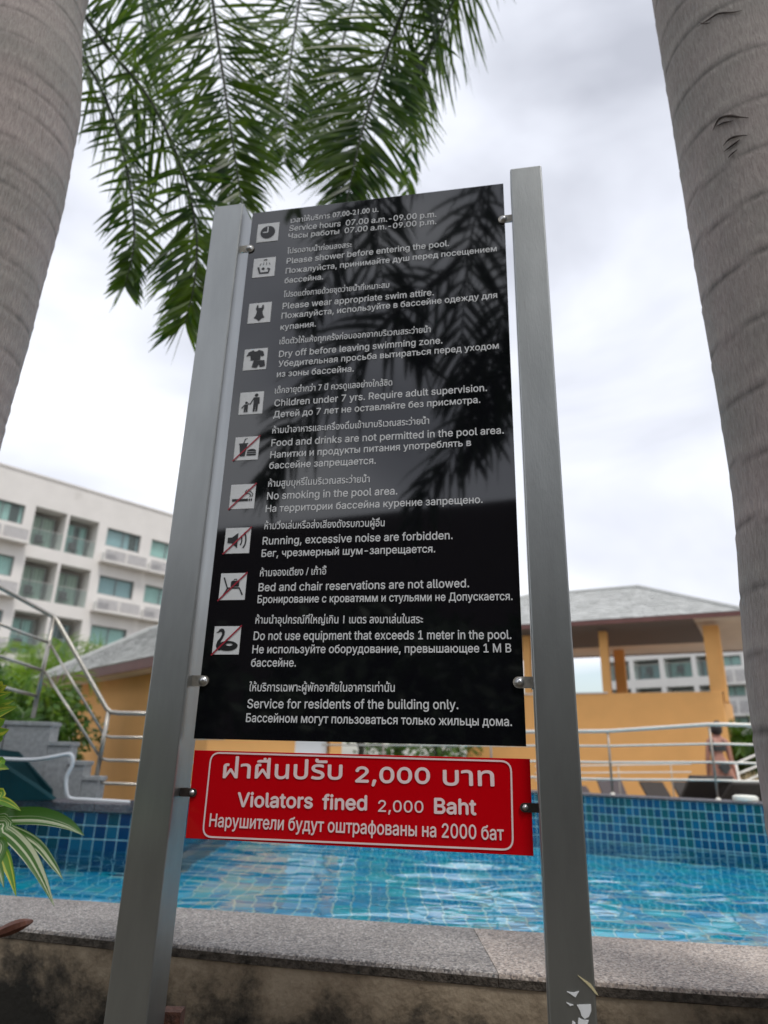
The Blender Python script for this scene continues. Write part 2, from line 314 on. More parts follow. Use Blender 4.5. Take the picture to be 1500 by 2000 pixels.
RF = frame(Vector((RA.x, RA.y, 0)), RANG)
lw_end = LF @ Vector((.86, 0, 0))
# side wall meets the right wall's line
a_ = RF.to_3x3() @ Vector((1, 0, 0)); k_ = (lw_end.x - RA.x) / a_.x; corner = Vector((lw_end.x, RA.y + a_.y * k_, 0))
rw_end = RF @ Vector((3.6, 0, 0)); lw_start = LF @ Vector((-2.9, 0, 0))
xs = [-4.9 + .2 * i for i in range(50)]
water_poly = [(x, sm_y(inner, x) - .02) for x in xs] + [(4.9, rw_end.y + .02), (rw_end.x, rw_end.y + .02), (corner.x, corner.y + .02), (lw_end.x, lw_end.y + .02), (lw_start.x, lw_start.y + .02), (-4.9, lw_start.y + .02)]
from mathutils.geometry import delaunay_2d_cdt
_wv, _e, _wf, *_r = delaunay_2d_cdt([Vector(p) for p in water_poly], [(k, (k + 1) % len(water_poly)) for k in range(len(water_poly))], [], 1, 1e-5)
w = MB(); w.v = [(p.x, p.y, ZW) for p in _wv]; w.f = [tuple(f) for f in _wf]; w.m = [0] * len(_wf)
w.build('water', water_m)['kind'] = 'structure'
basin = MB(); basin.v = [(p.x, p.y, ZF) for p in _wv]; basin.f = [tuple(f) for f in _wf]; basin.m = [0] * len(_wf)
# inner faces of the near, left and right side
nx = [(x, sm_y(inner, x) + .0) for x in xs]
for (xa, ya), (xb, yb) in zip(nx, nx[1:]): basin.face([(xb, yb, ZF), (xa, ya, ZF), (xa, ya, ZC - .05), (xb, yb, ZC - .05)])
basin.box((-5.2, 2.9, 0), (-4.88, 5.6, .95)); basin.box((4.88, 1.8, 0), (5.2, 5.2, .95))
basin_o = basin.build('pool_floor', floor_grout); basin_o['kind'] = 'structure'
def inside(x, y):
    c = False; P = water_poly; j = len(P) - 1
    for i in range(len(P)):
        if (P[i][1] > y) != (P[j][1] > y) and x < (P[j][0] - P[i][0]) * (y - P[i][1]) / (P[j][1] - P[i][1]) + P[i][0]: c = not c
        j = i
    return c
# floor tiles: nearest 300 singly, the rest joined
tp = .10; ftm = []
for m in floor_tiles:
    ftm.append(MB().box((-.0445, -.0445, 0), (.0445, .0445, .006)).build('tmp', m)); 
ft_me = [o.data for o in ftm]
for o in ftm: bpy.data.objects.remove(o)
cells = []
for i in range(-48, 50):
    for j in range(22, 90):
        x, y = i * tp + .03, j * tp
        if all(inside(x + dx, y + dy) for dx in (-.05, .05) for dy in (-.05, .05)): cells.append((x, y))
vis = sorted(cells, key=lambda c: (abs(c[0] + .1 * c[1]) > .55 * c[1], c[1]))
rest = MB()
for n_, (x, y) in enumerate(vis):
    if n_ < 300: share('floor_tile', ft_me[random.randrange(4)], basin_o, (x, y, ZF))
    else: rest.box((x - .0445, y - .0445, ZF), (x + .0445, y + .0445, ZF + .006), random.randrange(4))
rr_ = rest.build('floor_tiles', floor_tiles, basin_o); rr_['kind'] = 'stuff'
# deck behind the pool
dk = MB()
d_ = lambda p, dx, dy: (p.x + dx, p.y + dy)
dk.slab([(-40, 4.98), (-5.1, lw_start.y + .14), d_(lw_start, 0, .14), d_(lw_end, .12, .1), d_(corner, .12, .12), d_(rw_end, .08, .12), (5.1, rw_end.y + .12), (40, 4.9), (40, 26), (-40, 26)], 0, .55)
dk.build('pool_deck', deck_m)['kind'] = 'structure'

# near wall with coping slabs
nw = thing('pool_wall', (0, 2.3, 0), 'low raised pool wall of mould-stained concrete with washed gravel coping, nearest the camera', 'wall')
OFF = (0, 2.3, 0)
b = MB()
for k in range(len(xs) - 1):
    xa, xb = xs[k], xs[k + 1]; ya, yb = sm_y(outer, xa) + .004, sm_y(outer, xb) + .004; ia, ib = sm_y(inner, xa) - .012, sm_y(inner, xb) - .012
    b.slab([(xa, ya), (xb, yb), (xb, ib), (xa, ia)], 0, ZC - .036)
b.build('wall_face', stained_m, nw, OFF)
edges = [-4.9, -3.4, -2.05, -.80, .33, 1.62, 2.9, 4.9]
# one joint sits where the photographed slab changes tone
jx = atz(945, 1850, ZC).x; edges[4] = jx
for n_, (e0, e1) in enumerate(zip(edges, edges[1:])):
    c = MB(); K = 16; top = []; 
    xa_ = [e0 + .001 + (e1 - e0 - .002) * k / K for k in range(K + 1)]
    prof = [(0, -.034), (0, -.012), (.004, -.003), (.012, 0), (1, 0), (1.001, -.045)]
    base = 0
    for x in xa_:
        yo, yi = sm_y(outer, x), sm_y(inner, x)
        for (t_, dz) in prof:
            wob = .0025 * noise.noise(Vector((x * 14, t_ * 3, 1.3)))
            y = yo + t_ if t_ < .5 else yi + (t_ - 1)
            c.v.append((x, y + (wob if t_ < .5 else 0), ZC + dz + (wob if t_ < .5 and dz < -.02 else 0)))
    P_ = len(prof)
    for k in range(K):
        for q in range(P_ - 1): a = k * P_ + q; c.f.append((a, a + P_, a + P_ + 1, a + 1)); c.m.append(1 if q == 0 else 0)
        c.f.append((k * P_ + P_ - 1, (k + 1) * P_ + P_ - 1, (k + 1) * P_, k * P_)); c.m.append(0)
    c.f.append(tuple(range(P_))); c.f.append(tuple(K * P_ + q for q in reversed(range(P_)))); c.m += [0, 0]
    c.build('coping_slab', [cop_warm if n_ in (4, 5) else cop_dark, cop_lip], nw, OFF)

# tiled far walls -----------------------------------------------------
def tiled_wall(fr, ang, u0, u1, zr, ct, pitch, mats, label, lim=300, px_=None, depth=.24, over=.02, rows_above=None, slab=1.1, seen=None):
    o0 = fr.translation; root = thing('pool_wall', (o0.x, o0.y, 0), label, 'wall', ang)
    MB().box((u0, 0, 0), (u1, depth, zr - ct - .001)).build('grout', grout, root)
    u = u0
    while u < u1 - .01:
        e_ = min(u + slab, u1); MB().box((u + .003, -over, zr - ct), (e_ - .003, depth + .05, zr)).build('coping_slab', cop_far, root, bevel=.006); u = e_
    px_ = px_ or pitch; mes = []; hx = px_ - (pitch - (pitch - .0072))
    h = pitch - .0072
    for m in mats:
        o = MB().box((0, -.004, 0), (hx, .0, h)).build('tmp', m); mes.append(o.data); bpy.data.objects.remove(o)
    items = []; z = zr - ct - pitch; 
    while z > ZF - pitch * .2:
        u = u0
        while u < u1 - h: items.append((u, z)); u += px_
        z -= pitch
    s0, s1 = seen
    items.sort(key=lambda q: (not (s0 <= q[0] <= s1), -round(q[1], 3), abs(q[0] - (s0 + s1) / 2)))
    rest = MB()
    for i, (u, z) in enumerate(items):
        jt = random.uniform(-.0006, .0006)
        if i < lim: o = share('tile', mes[random.randrange(len(mats))], root, (u + .004 + jt, -.0005 + jt, z + .004))
        else: rest.box((u + .004, -.004, z + .004), (u + .004 + hx, 0, z + .004 + h), random.randrange(len(mats)))
    rr = rest.build('tiles', mats, root); rr['kind'] = 'stuff'
    return root
tiled_wall(RF, RANG, (corner - RF.translation).length * -1 + .0, 3.6, 1.257, .016, .0665, far_tiles, 'curving far pool wall of small blue and green mosaic tiles under the railing at right', seen=(-.1, 1.6), over=.012, px_=.055)
tiled_wall(LF, LANG, -2.9, .86, 1.176, .054, .079, left_tiles, 'left far pool wall of navy tiles with a thick grey gravel rim', seen=(-.4, .86))
SF = frame(Vector((lw_end.x, lw_end.y, 0)), 90)
sw = thing('pool_wall', (lw_end.x + .042, lw_end.y - .004, 0), 'inner return wall of the pool running back behind the black sign', 'wall')
MB().box((-.24, .02, 0), (0, corner.y - lw_end.y + .1, 1.16)).build('wall_face', left_tiles[1], sw)
MB().box((-.02, -.014, ZF), (.012, .02, 1.12)).build('corner_trim', left_tiles[0], sw)
tb = MB()
for i in range(44):
    for k in range(13): tb.box((0, .03 + i * .079, 1.115 - (k + 1) * .079), (.005, .03 + i * .079 + .072, 1.115 - k * .079 - .007), random.randrange(4))
tb.build('tiles', left_tiles, sw)['kind'] = 'stuff'
MB().box((-.26, .0, 1.16), (.012, corner.y - lw_end.y + .15, 1.20)).build('coping_slab', cop_far, sw)

# ------------------------------------------------------------------ sign
P1 = Vector((-.42335143, 1.67350517, 0)); SANG = -10.8858; V0 = 1.52963
SFr = frame(Vector((P1.x, P1.y, V0)), SANG)
sign = thing('pool_rules_sign', (P1.x, P1.y, 0), 'tall black pool rules board with red fine notice between two galvanised steel posts', 'sign', SANG)
def uv(x, y): return onp(SFr, x, y)
def post(u0, u1, ztop, y0, y1):
    b = MB(); t = .004
    b.box((u0, y0, 0), (u1, y1, ztop)); return b.build('post', galv, sign, bevel=.004)
pl = post(-.1262, -.0315, V0 + 1.556, -.005, .082); pr = post(.7705, .858, V0 + 1.562, -.005, .08)
pl['label'] = 'left post, clean grey galvanised steel'; pr['label'] = 'right post with rust stains and scraps of peeled white paint'
# black board
bp_ = MB().box((0, .028, V0), (.75, .034, V0 + 1.5168)).build('rules_panel', panel_m, sign, bevel=.0008)
rp_ = MB().prism([(.0015, V0 - .0243), (.7555, V0 - .0238), (.7555, V0 - .2074), (.0065, V0 - .2072)], (.030, .034)).build('fine_panel', red_m, sign, bevel=.0006)
YP = .028
# the board sits 28 mm behind the posts' front: rescale marks onto its plane
PFr = SFr @ Matrix.Translation((0, YP, 0))
k0 = onp(PFr, 378, 1443); k1 = onp(PFr, 983, 358); k2 = onp(PFr, 1028, 1458)
def pu(x, y): q = onp(PFr, x, y); return q[0], q[1] + V0
bp_.data.vertices.foreach_set('co', [c for v in MB().box((k0[0], YP, V0 + k2[1]), (k2[0], YP + .006, V0 + k1[1])).v for c in v]); bp_.data.update()
rc = [pu(*q) for q in ((380, 1465), (1035, 1482), (1042, 1672), (362, 1637))]
ud = rp_.data; ud.vertices.foreach_set('co', [c for y in (YP, YP + .005) for p in rc for c in (p[0], y, p[1])]); ud.update()
# lettering
from mathutils.geometry import delaunay_2d_cdt
def fill_outlines(me):      # glyph outlines -> triangles, by winding number, one glyph cluster at a time
    P = [(v.co.x, v.co.y) for v in me.vertices]; nxt = {}
    for e_ in me.edges: a, c = e_.vertices; nxt.setdefault(a, []).append(c); nxt.setdefault(c, []).append(a)
    seen = set(); loops = []
    for v in range(len(P)):
        if v in seen or v not in nxt: continue
        lp_ = [v]; seen.add(v); cur = v
        while True:
            o_ = [q for q in nxt[cur] if q not in seen]
            if not o_: break
            cur = min(o_) if cur == v else o_[0]; seen.add(cur); lp_.append(cur)
        if len(lp_) > 2: loops.append([P[q] for q in lp_])
    loops.sort(key=lambda l: min(p[0] for p in l)); groups = []
    for l in loops:
        a, c = min(p[0] for p in l), max(p[0] for p in l)
        if groups and a < groups[-1][1] - .3: groups[-1][0].append(l); groups[-1][1] = max(groups[-1][1], c)
        else: groups.append([[l], c])
    V, F = [], []
    for ls, _ in groups:
        vv_, ee_ = [], []
        for l in ls: i0 = len(vv_); vv_ += [Vector(p) for p in l]; ee_ += [(i0 + k, i0 + (k + 1) % len(l)) for k in range(len(l))]
        ov, _e, of, *_r = delaunay_2d_cdt(vv_, ee_, [], 0, 1e-4); b0 = len(V); V += [(p.x, p.y) for p in ov]
        for f in of:
            cx = sum(ov[k].x for k in f) / len(f); cy = sum(ov[k].y for k in f) / len(f); w_ = 0
            for l in ls:
                for k in range(len(l)):
                    (xa, ya), (xb, yb) = l[k], l[(k + 1) % len(l)]
                    if (ya <= cy) != (yb <= cy) and xa + (xb - xa) * (cy - ya) / (yb - ya) > cx: w_ += 1 if yb > ya else -1
            if w_: F.append(tuple(b0 + k for k in f))
    bpy.data.meshes.remove(me); return V, F
texts = []
try: FONT = bpy.data.fonts.load(bpy.utils.system_resource('DATAFILES') + '/fonts/Inter.woff2')      # Blender's own bundled typeface
except Exception: FONT = None
def txt(s, a, b, cap, parent, m, yy, off=0.0, sp=1.0):
    (u0, v0), (u1, v1) = pu(*a), pu(*b); texts.append((s, u0, v0, u1, v1, cap, parent, m, yy, off, sp))
BE, BR, BT = .0202, .0192, .0150
T = [
 ("เวลาให้บริการ 07.00-21.00 น.", (568, 436), (739, 414), BT), ("Service hours  07.00 a.m.-09.00 p.m.", (565, 452), (852, 424), BE), ("Часы работы  07.00 a.m.-09.00 p.m.", (563, 467), (852, 438), BR),
 ("โปรดอาบน้ำก่อนลงสระ", (561, 496), (687, 483), BT), ("Please shower before entering the pool.", (560, 516), (877, 481), BE), ("Пожалуйста, принимайте душ перед посещением", (558, 535), (970, 491), BR), ("бассейна.", (556, 554), (631, 546), BR),
 ("โปรดแต่งกายด้วยชุดว่ายน้ำที่เหมาะสม", (554, 581), (760, 562), BT), ("Please wear appropriate swim attire.", (552, 604), (847, 577), BE), ("Пожалуйста, используйте в бассейне одежду для", (550, 623), (971, 582), BR), ("купания.", (548, 645), (617, 638), BR),
 ("เช็ดตัวให้แห้งทุกครั้งก่อนออกจากบริเวณสระว่ายน้ำ", (546, 673), (841, 649), BT), ("Dry off before leaving swimming zone.", (545, 698), (864, 671), BE), ("Убедительная просьба вытираться перед уходом", (544, 717), (974, 681), BR), ("из зоны бассейна.", (541, 737), (691, 726), BR),
 ("เด็กอายุต่ำกว่า 7 ปี ควรดูแลอย่างใกล้ชิด", (537, 769), (766, 753), BT), ("Children under 7 yrs. Require adult supervision.", (536, 794), (951, 764), BE), ("Детей до 7 лет не оставляйте без присмотра.", (534, 816), (938, 787), BR),
 ("ห้ามนำอาหารและเครื่องดื่มเข้ามาบริเวณสระว่ายน้ำ", (532, 847), (838, 828), BT), ("Food and drinks are not permitted in the pool area.", (530, 872), (984, 847), BE), ("Напитки и продукты питания употреблять в", (528, 895), (920, 871), BR), ("бассейне запрещается.", (526, 916), (734, 906), BR),
 ("ห้ามสูบบุหรี่ในบริเวณสระว่ายน้ำ", (524, 951), (722, 942), BT), ("No smoking in the pool area.", (521.5, 976), (776, 966), BE), ("На территории бассейна курение запрещено.", (519, 1000.6), (942.6, 982.5), BR),
 ("ห้ามวิ่งเล่นหรือส่งเสียงดังรบกวนผู้อื่น", (516.5, 1034), (751, 1028), BT), ("Running, excessive noise are forbidden.", (513, 1064), (884, 1053), BE), ("Бег, чрезмерный шум-запрещается.", (511, 1088), (850, 1079), BR),
 ("ห้ามจองเตียง / เก้าอี้", (508, 1126), (637, 1122), BT), ("Bed and chair reservations are not allowed.", (505, 1155), (916, 1147), BE), ("Бронирование с кроватямм и стульями не Допускается.", (503, 1178), (1001, 1172), BR),
 ("ห้ามนำอุปกรณ์ที่ใหญ่เกิน 1 เมตร ลงมาเล่นในสระ", (499, 1218), (826, 1217), BT), ("Do not use equipment that exceeds 1 meter in the pool.", (495.4, 1250), (998.6, 1248), BE), ("Не используйте оборудование, превышающее 1 М В", (493, 1276), (998.6, 1274), BR), ("бассейне.", (490.5, 1302), (578, 1302), BR),
 ("ให้บริการเฉพาะผู้พักอาศัยในอาคารเท่านั้น", (486.5, 1350), (771, 1351), BT), ("Service for residents of the building only.", (483, 1383), (895, 1385), BE), ("Бассейном могут пользоваться только жильцы дома.", (480.6, 1410), (1000, 1418), BR)]
for s_, a, b, c in T: txt(s_, a, b, c, bp_, letter_m, YP - .0012, .018)
for s_, a, b, c, o_ in [("ฝ่าฝืนปรับ", (436, 1519), (668, 1522), .0300, .03), ("2,000", (695, 1527), (839, 1530), .0305, .045), ("บาท", (866, 1533), (965, 1535), .0300, .03),
    ("Violators", (464, 1575), (610, 1578), .0285, .045), ("fined", (630, 1580), (716, 1582), .0285, .045), ("2,000", (739, 1585), (827, 1587), .0225, .015), ("Baht", (849, 1588), (929.6, 1591), .029, .045),
    ("Нарушители будут оштрафованы на 2000 бат", (409, 1614), (984, 1641), .0265, .02)]:
    txt(s_, a, b, c, rp_, red_letter, YP - .0015, o_)
texts += [('H', 0, 0, 0, 0, 0, None, None, 0, 0, 0), ('บ', 0, 0, 0, 0, 0, None, None, 0, 0, 0)]          # reference letters: cap height, Thai body height
tmp = []
for (s_, u0, v0, u1, v1, cap, par, m, yy, off, sp) in texts:
    cu = bpy.data.curves.new('t', 'FONT'); cu.body = s_; cu.size = 30; cu.fill_mode = 'NONE'; cu.resolution_u = 3
    if FONT and not any('\u0e00' <= ch <= '\u0e7f' for ch in s_): cu.font = FONT
    ob = bpy.data.objects.new('t', cu); COL.objects.link(ob); tmp.append(ob)
bpy.context.view_layer.update(); dg = bpy.context.evaluated_depsgraph_get()
REFH = []
for ob in tmp[-2:]: q = [v.co.y for v in bpy.data.meshes.new_from_object(ob.evaluated_get(dg)).vertices]; REFH.append(max(q) - min(q))
for ob in tmp[-2:]: bpy.data.objects.remove(ob)
print('ref', REFH)
for ob, (s_, u0, v0, u1, v1, cap, par, m, yy, off, sp) in zip(tmp[:-2], texts[:-2]):
    vs0, fs_ = fill_outlines(bpy.data.meshes.new_from_object(ob.evaluated_get(dg)))
    xs_ = [v[0] for v in vs0]; x0, x1 = min(xs_), max(xs_); L = math.hypot(u1 - u0, v1 - v0); kx = L / (x1 - x0); ky = cap / REFH[0]; an = math.atan2(v1 - v0, u1 - u0)
    if any('\u0e00' <= ch <= '\u0e7f' for ch in s_): ky = cap / REFH[1]
    vs_ = [((v[0] - x0) * kx, v[1] * ky) for v in vs0]; b = MB()
    sh = [(0, 0)] if off <= 0 else [(-off, 0), (off, 0), (0, off), (0, -off)]
    for q, (dx, dz) in enumerate(sh):      # heavier strokes: slightly shifted layers a few hundredths of a millimetre apart
        i0 = len(b.v)
        for X, Z in vs_: X += dx * cap; Z += dz * cap; b.v.append((u0 + X * math.cos(an) - Z * math.sin(an), yy - q * .00004, v0 + X * math.sin(an) + Z * math.cos(an)))
        b.f += [tuple(i0 + k for k in f) for f in fs_]; b.m += [0] * len(fs_)
    b.build('lettering', m, par); bpy.data.objects.remove(ob)
# rounded white outline of the red notice
def strip2(b, pts, wd, y, closed=False, mi=0):
    n = len(pts); L_ = []; 
    for i in range(n):
        if closed: p, q = pts[i - 1], pts[(i + 1) % n]
        else: p, q = pts[max(i - 1, 0)], pts[min(i + 1, n - 1)]
        dx, dz = q[0] - p[0], q[1] - p[1]; l = math.hypot(dx, dz) or 1; L_.append((-dz / l * wd / 2, dx / l * wd / 2))
    for i in range(n if closed else n - 1):
        j = (i + 1) % n; a, c = pts[i], pts[j]
        b.face([(a[0] - L_[i][0], y, a[1] - L_[i][1]), (c[0] - L_[j][0], y, c[1] - L_[j][1]), (c[0] + L_[j][0], y, c[1] + L_[j][1]), (a[0] + L_[i][0], y, a[1] + L_[i][1])], mi)
cs = [pu(*q) for q in ((413, 1470), (998, 1487), (1002, 1660), (396, 1634))]
ring = []; r_ = .022
for i in range(4):
    p, q, o_ = Vector(cs[i]), Vector(cs[i - 1]), Vector(cs[(i + 1) % 4]); a = p + (q - p).normalized() * r_; c = p + (o_ - p).normalized() * r_
    for k in range(7): t = k / 6; ring.append(tuple((a * (1 - t) ** 2 + p * 2 * t * (1 - t) + c * t * t)))
b = MB(); strip2(b, ring, .0036, YP - .0016, True); b.build('outline', red_letter, rp_)
# pictograms
centers = [(523.5, 454.4), (516, 522.7), (507.4, 611.4), (499, 702), (491, 787.6), (482, 876), (474, 970), (464, 1056), (455, 1145.7), (443, 1250.6)]
PS = .0685
def circ(cx, cy, rx, ry=None, n=24, a0=0, a1=2 * PI): ry = ry or rx; return [(cx + rx * math.cos(a0 + (a1 - a0) * k / n), cy + ry * math.sin(a0 + (a1 - a0) * k / n)) for k in range(n + (1 if a1 - a0 < 6.2 else 0))]
for i, c in enumerate(centers):
    cu_, cv_ = pu(*c); u0, v0 = cu_ - PS / 2, cv_ - PS / 2
    MB().box((u0, YP - .0014, v0), (u0 + PS, YP - .0002, v0 + PS)).build('pictogram_plate', white_p, bp_)
    b = MB(); Yb = YP - .0022
    def pg(pts, m=0, dy=0): b.face([(u0 + x * PS, Yb - dy, v0 + y * PS) for x, y in pts], m)
    def ln(pts, w_, m=0, dy=0): strip2(b, [(u0 + x * PS, v0 + y * PS) for x, y in pts], w_ * PS, Yb - dy, False, m)
    if i == 0: pg(circ(.5, .5, .34)); ln([(.5, .5), (.5, .8)], .05, 1, .0004); ln([(.5, .5), (.28, .5)], .05, 1, .0005)
    elif i == 1:
        ln([(.24, .52), (.34, .2), (.72, .2), (.76, .38), (.66, .42)], .09); pg(circ(.47, .42, .07)); ln([(.62, .86), (.55, .9), (.46, .86)], .05)
        for x in (.36, .48, .60, .72): ln([(x, .78 - abs(x - .54) * .4), (x + (x - .54) * .3, .60)], .025)
    elif i == 2: pg([(.36, .88), (.42, .88), (.43, .74), (.57, .74), (.6, .88), (.66, .88), (.68, .7), (.62, .55), (.66, .38), (.74, .24), (.62, .2), (.5, .08), (.38, .2), (.26, .24), (.34, .38), (.38, .55), (.32, .7)])
    elif i == 3:
        pg([(.18, .84), (.38, .93), (.45, .86), (.55, .86), (.62, .93), (.82, .84), (.88, .64), (.76, .6), (.72, .66), (.72, .44), (.30, .44), (.28, .66), (.24, .68), (.10, .64)]); pg([(.44, .42), (.90, .42), (.96, .14), (.74, .10), (.68, .24), (.60, .08), (.38, .12)], 0, .0003)
    elif i == 4:
        pg(circ(.70, .84, .075)); pg([(.58, .74), (.84, .74), (.86, .44), (.80, .44), (.79, .1), (.71, .1), (.70, .4), (.68, .1), (.60, .1), (.60, .6)]); ln([(.60, .70), (.46, .44), (.36, .48)], .05)
        pg(circ(.30, .52, .055)); pg([(.22, .44), (.38, .44), (.38, .1), (.31, .1), (.30, .26), (.29, .1), (.22, .1)]); ln([(.23, .42), (.12, .28)], .045)
    elif i == 5: pg([(.2, .66), (.52, .66), (.46, .16), (.26, .16)]); pg([(.17, .67), (.55, .67), (.55, .72), (.17, .72)]); ln([(.36, .7), (.42, .9), (.5, .92)], .04); pg(circ(.72, .36, .19, .1, 12, 0, PI)); pg([(.53, .28), (.91, .28), (.91, .33), (.53, .33)]); pg([(.53, .18), (.91, .18), (.91, .25), (.53, .25)])
    elif i == 6: pg([(.1, .3), (.74, .3), (.74, .4), (.1, .4)]); pg([(.77, .3), (.82, .3), (.82, .4), (.77, .4)]); pg([(.85, .3), (.9, .3), (.9, .4), (.85, .4)]); ln([(.80, .46), (.84, .54), (.74, .62), (.66, .60), (.60, .68), (.66, .76)], .035); ln([(.88, .46), (.92, .58), (.80, .70), (.74, .70), (.70, .80)], .03)
    elif i == 7: pg([(.12, .40), (.28, .40), (.52, .20), (.52, .80), (.28, .62), (.12, .62)]); ln([(.58 + .1 * math.cos(a), .5 + .22 * math.sin(a)) for a in (-1, -.5, 0, .5, 1)], .05); ln([(.64 + .2 * math.cos(a), .5 + .36 * math.sin(a)) for a in (-1, -.5, 0, .5, 1)], .055)
    elif i == 8: ln([(.14, .84), (.30, .44), (.76, .44), (.90, .18)], .055); ln([(.32, .44), (.16, .16)], .055); pg([(.42, .49), (.74, .49), (.74, .68), (.70, .71), (.46, .71), (.42, .68)]); ln([(.52, .72), (.55, .77), (.62, .77), (.65, .72)], .03)
    else:
        pg([(.08, .76), (.16, .82), (.20, .89), (.28, .92), (.36, .89), (.41, .80), (.40, .68), (.34, .54), (.27, .42), (.27, .34), (.34, .30), (.36, .18), (.26, .14), (.16, .20), (.12, .32), (.16, .46), (.25, .58), (.31, .70), (.30, .78), (.24, .80), (.17, .77)])
        R_ = circ(.56, .30, .38, .175); r2 = circ(.62, .345, .13, .045)
        for k in range(24): q = (k + 1) % 24; pg([R_[k], R_[q], r2[q], r2[k]], 0, .0002)
    b.build('pictogram_symbol', [black_p, white_p], bp_)
    if i >= 5:
        b = MB(); strip2(b, [(u0 - .02 * PS, v0 - .03 * PS), (u0 + 1.03 * PS, v0 + 1.02 * PS)], .055 * PS, Yb - .0009); b.build('prohibition_slash', slash_m, bp_)
# clips and bolts
def clip(px, py, side, dark=False):
    u, v = pu(px, py); m = dark_clip if dark else clip_m; b = MB(); h = .0125 if not dark else .009; L = .028; y0 = YP - .0045
    pts = [(u - side * L, v - h), (u, v - h)] + [(u + side * h * math.sin(a), v - h * math.cos(a)) for a in [PI * k / 8 for k in range(1, 8)]] + [(u, v + h), (u - side * L, v + h)]
    if side < 0: pts = pts[::-1]
    b.prism(pts, (y0, y0 + .003)); xe = u - side * L
    b.box((min(xe, xe - side * .003), y0, v - h), (max(xe, xe - side * .003), YP + .03, v + h))
    o = b.build('clip', m, sign, smooth=False)
    k = MB().ball((u - side * .002, y0 - .001, v), (.0085, .006, .0085) if not dark else (.0045, .004, .0045), 16, 8); k.tube([(u - side * .002, y0 - .0015, v), (u - side * .002, y0 + .001, v)], .0105 if not dark else .006, 16)
    k.build('bolt', bolt_m, o, smooth=True)
clip(489, 487, 1); clip(982, 430, -1); clip(399, 1330, 1); clip(1013, 1333, -1); clip(378, 1548, 1, True); clip(1024, 1577, -1, True)
# peeled paint scraps and a dry streak on the right post
def scrap(pts, m, nm):
    b = MB(); q = [onp(SFr @ Matrix.Translation((0, -.0065, 0)), *p) for p in pts]; b.prism([(x, z + V0) for x, z in q], (-.0068, -.0052)); b.build(nm, m, pr)
scrap([(1107, 1937), (1120, 1939), (1131, 1936), (1124, 1948), (1118, 1944)], white_p, 'paint_scrap'); scrap([(1127, 1963), (1154, 1962), (1155, 1974), (1150, 1986), (1142, 1990), (1136, 1984), (1133, 1974)], white_p, 'paint_scrap')
scrap([(1106, 1958), (1120, 1963), (1114, 1965)], white_p, 'paint_scrap'); scrap([(1130, 1988), (1138, 1992), (1150, 1993), (1146, 2004), (1128, 2006)], white_p, 'paint_scrap'); scrap([(1118, 1994), (1124, 1998), (1122, 2006), (1117, 2006)], white_p, 'paint_scrap')
scrap([(1128, 1905), (1142, 1914), (1154, 1922), (1163, 1934), (1169, 1945), (1162, 1940), (1155, 1931), (1144, 1920)], mat('straw_scrap', (.55, .48, .28), .6), 'dry_blade')
# rusty bracket at the foot of the left post
rb = MB(); q = at(336, 1990, 1.78); q.z -= .045; rb.box((q.x - .022, q.y - .01, .55), (q.x + .02, q.y + .03, q.z + .06)); rb.box((q.x - .05, q.y - .05, .53), (q.x + .05, q.y + .1, .56)); rb.tube([(q.x - .035, q.y - .03, .3), (q.x - .033, q.y - .028, q.z + .07)], .012)
rb.box((q.x - .03, q.y - .03, 0), (q.x + .0, q.y + .06, .55)); o = rb.build('rusty_stake', rust); tag(o, 'rusty brown metal stake beside the foot of the left sign post', 'stake')

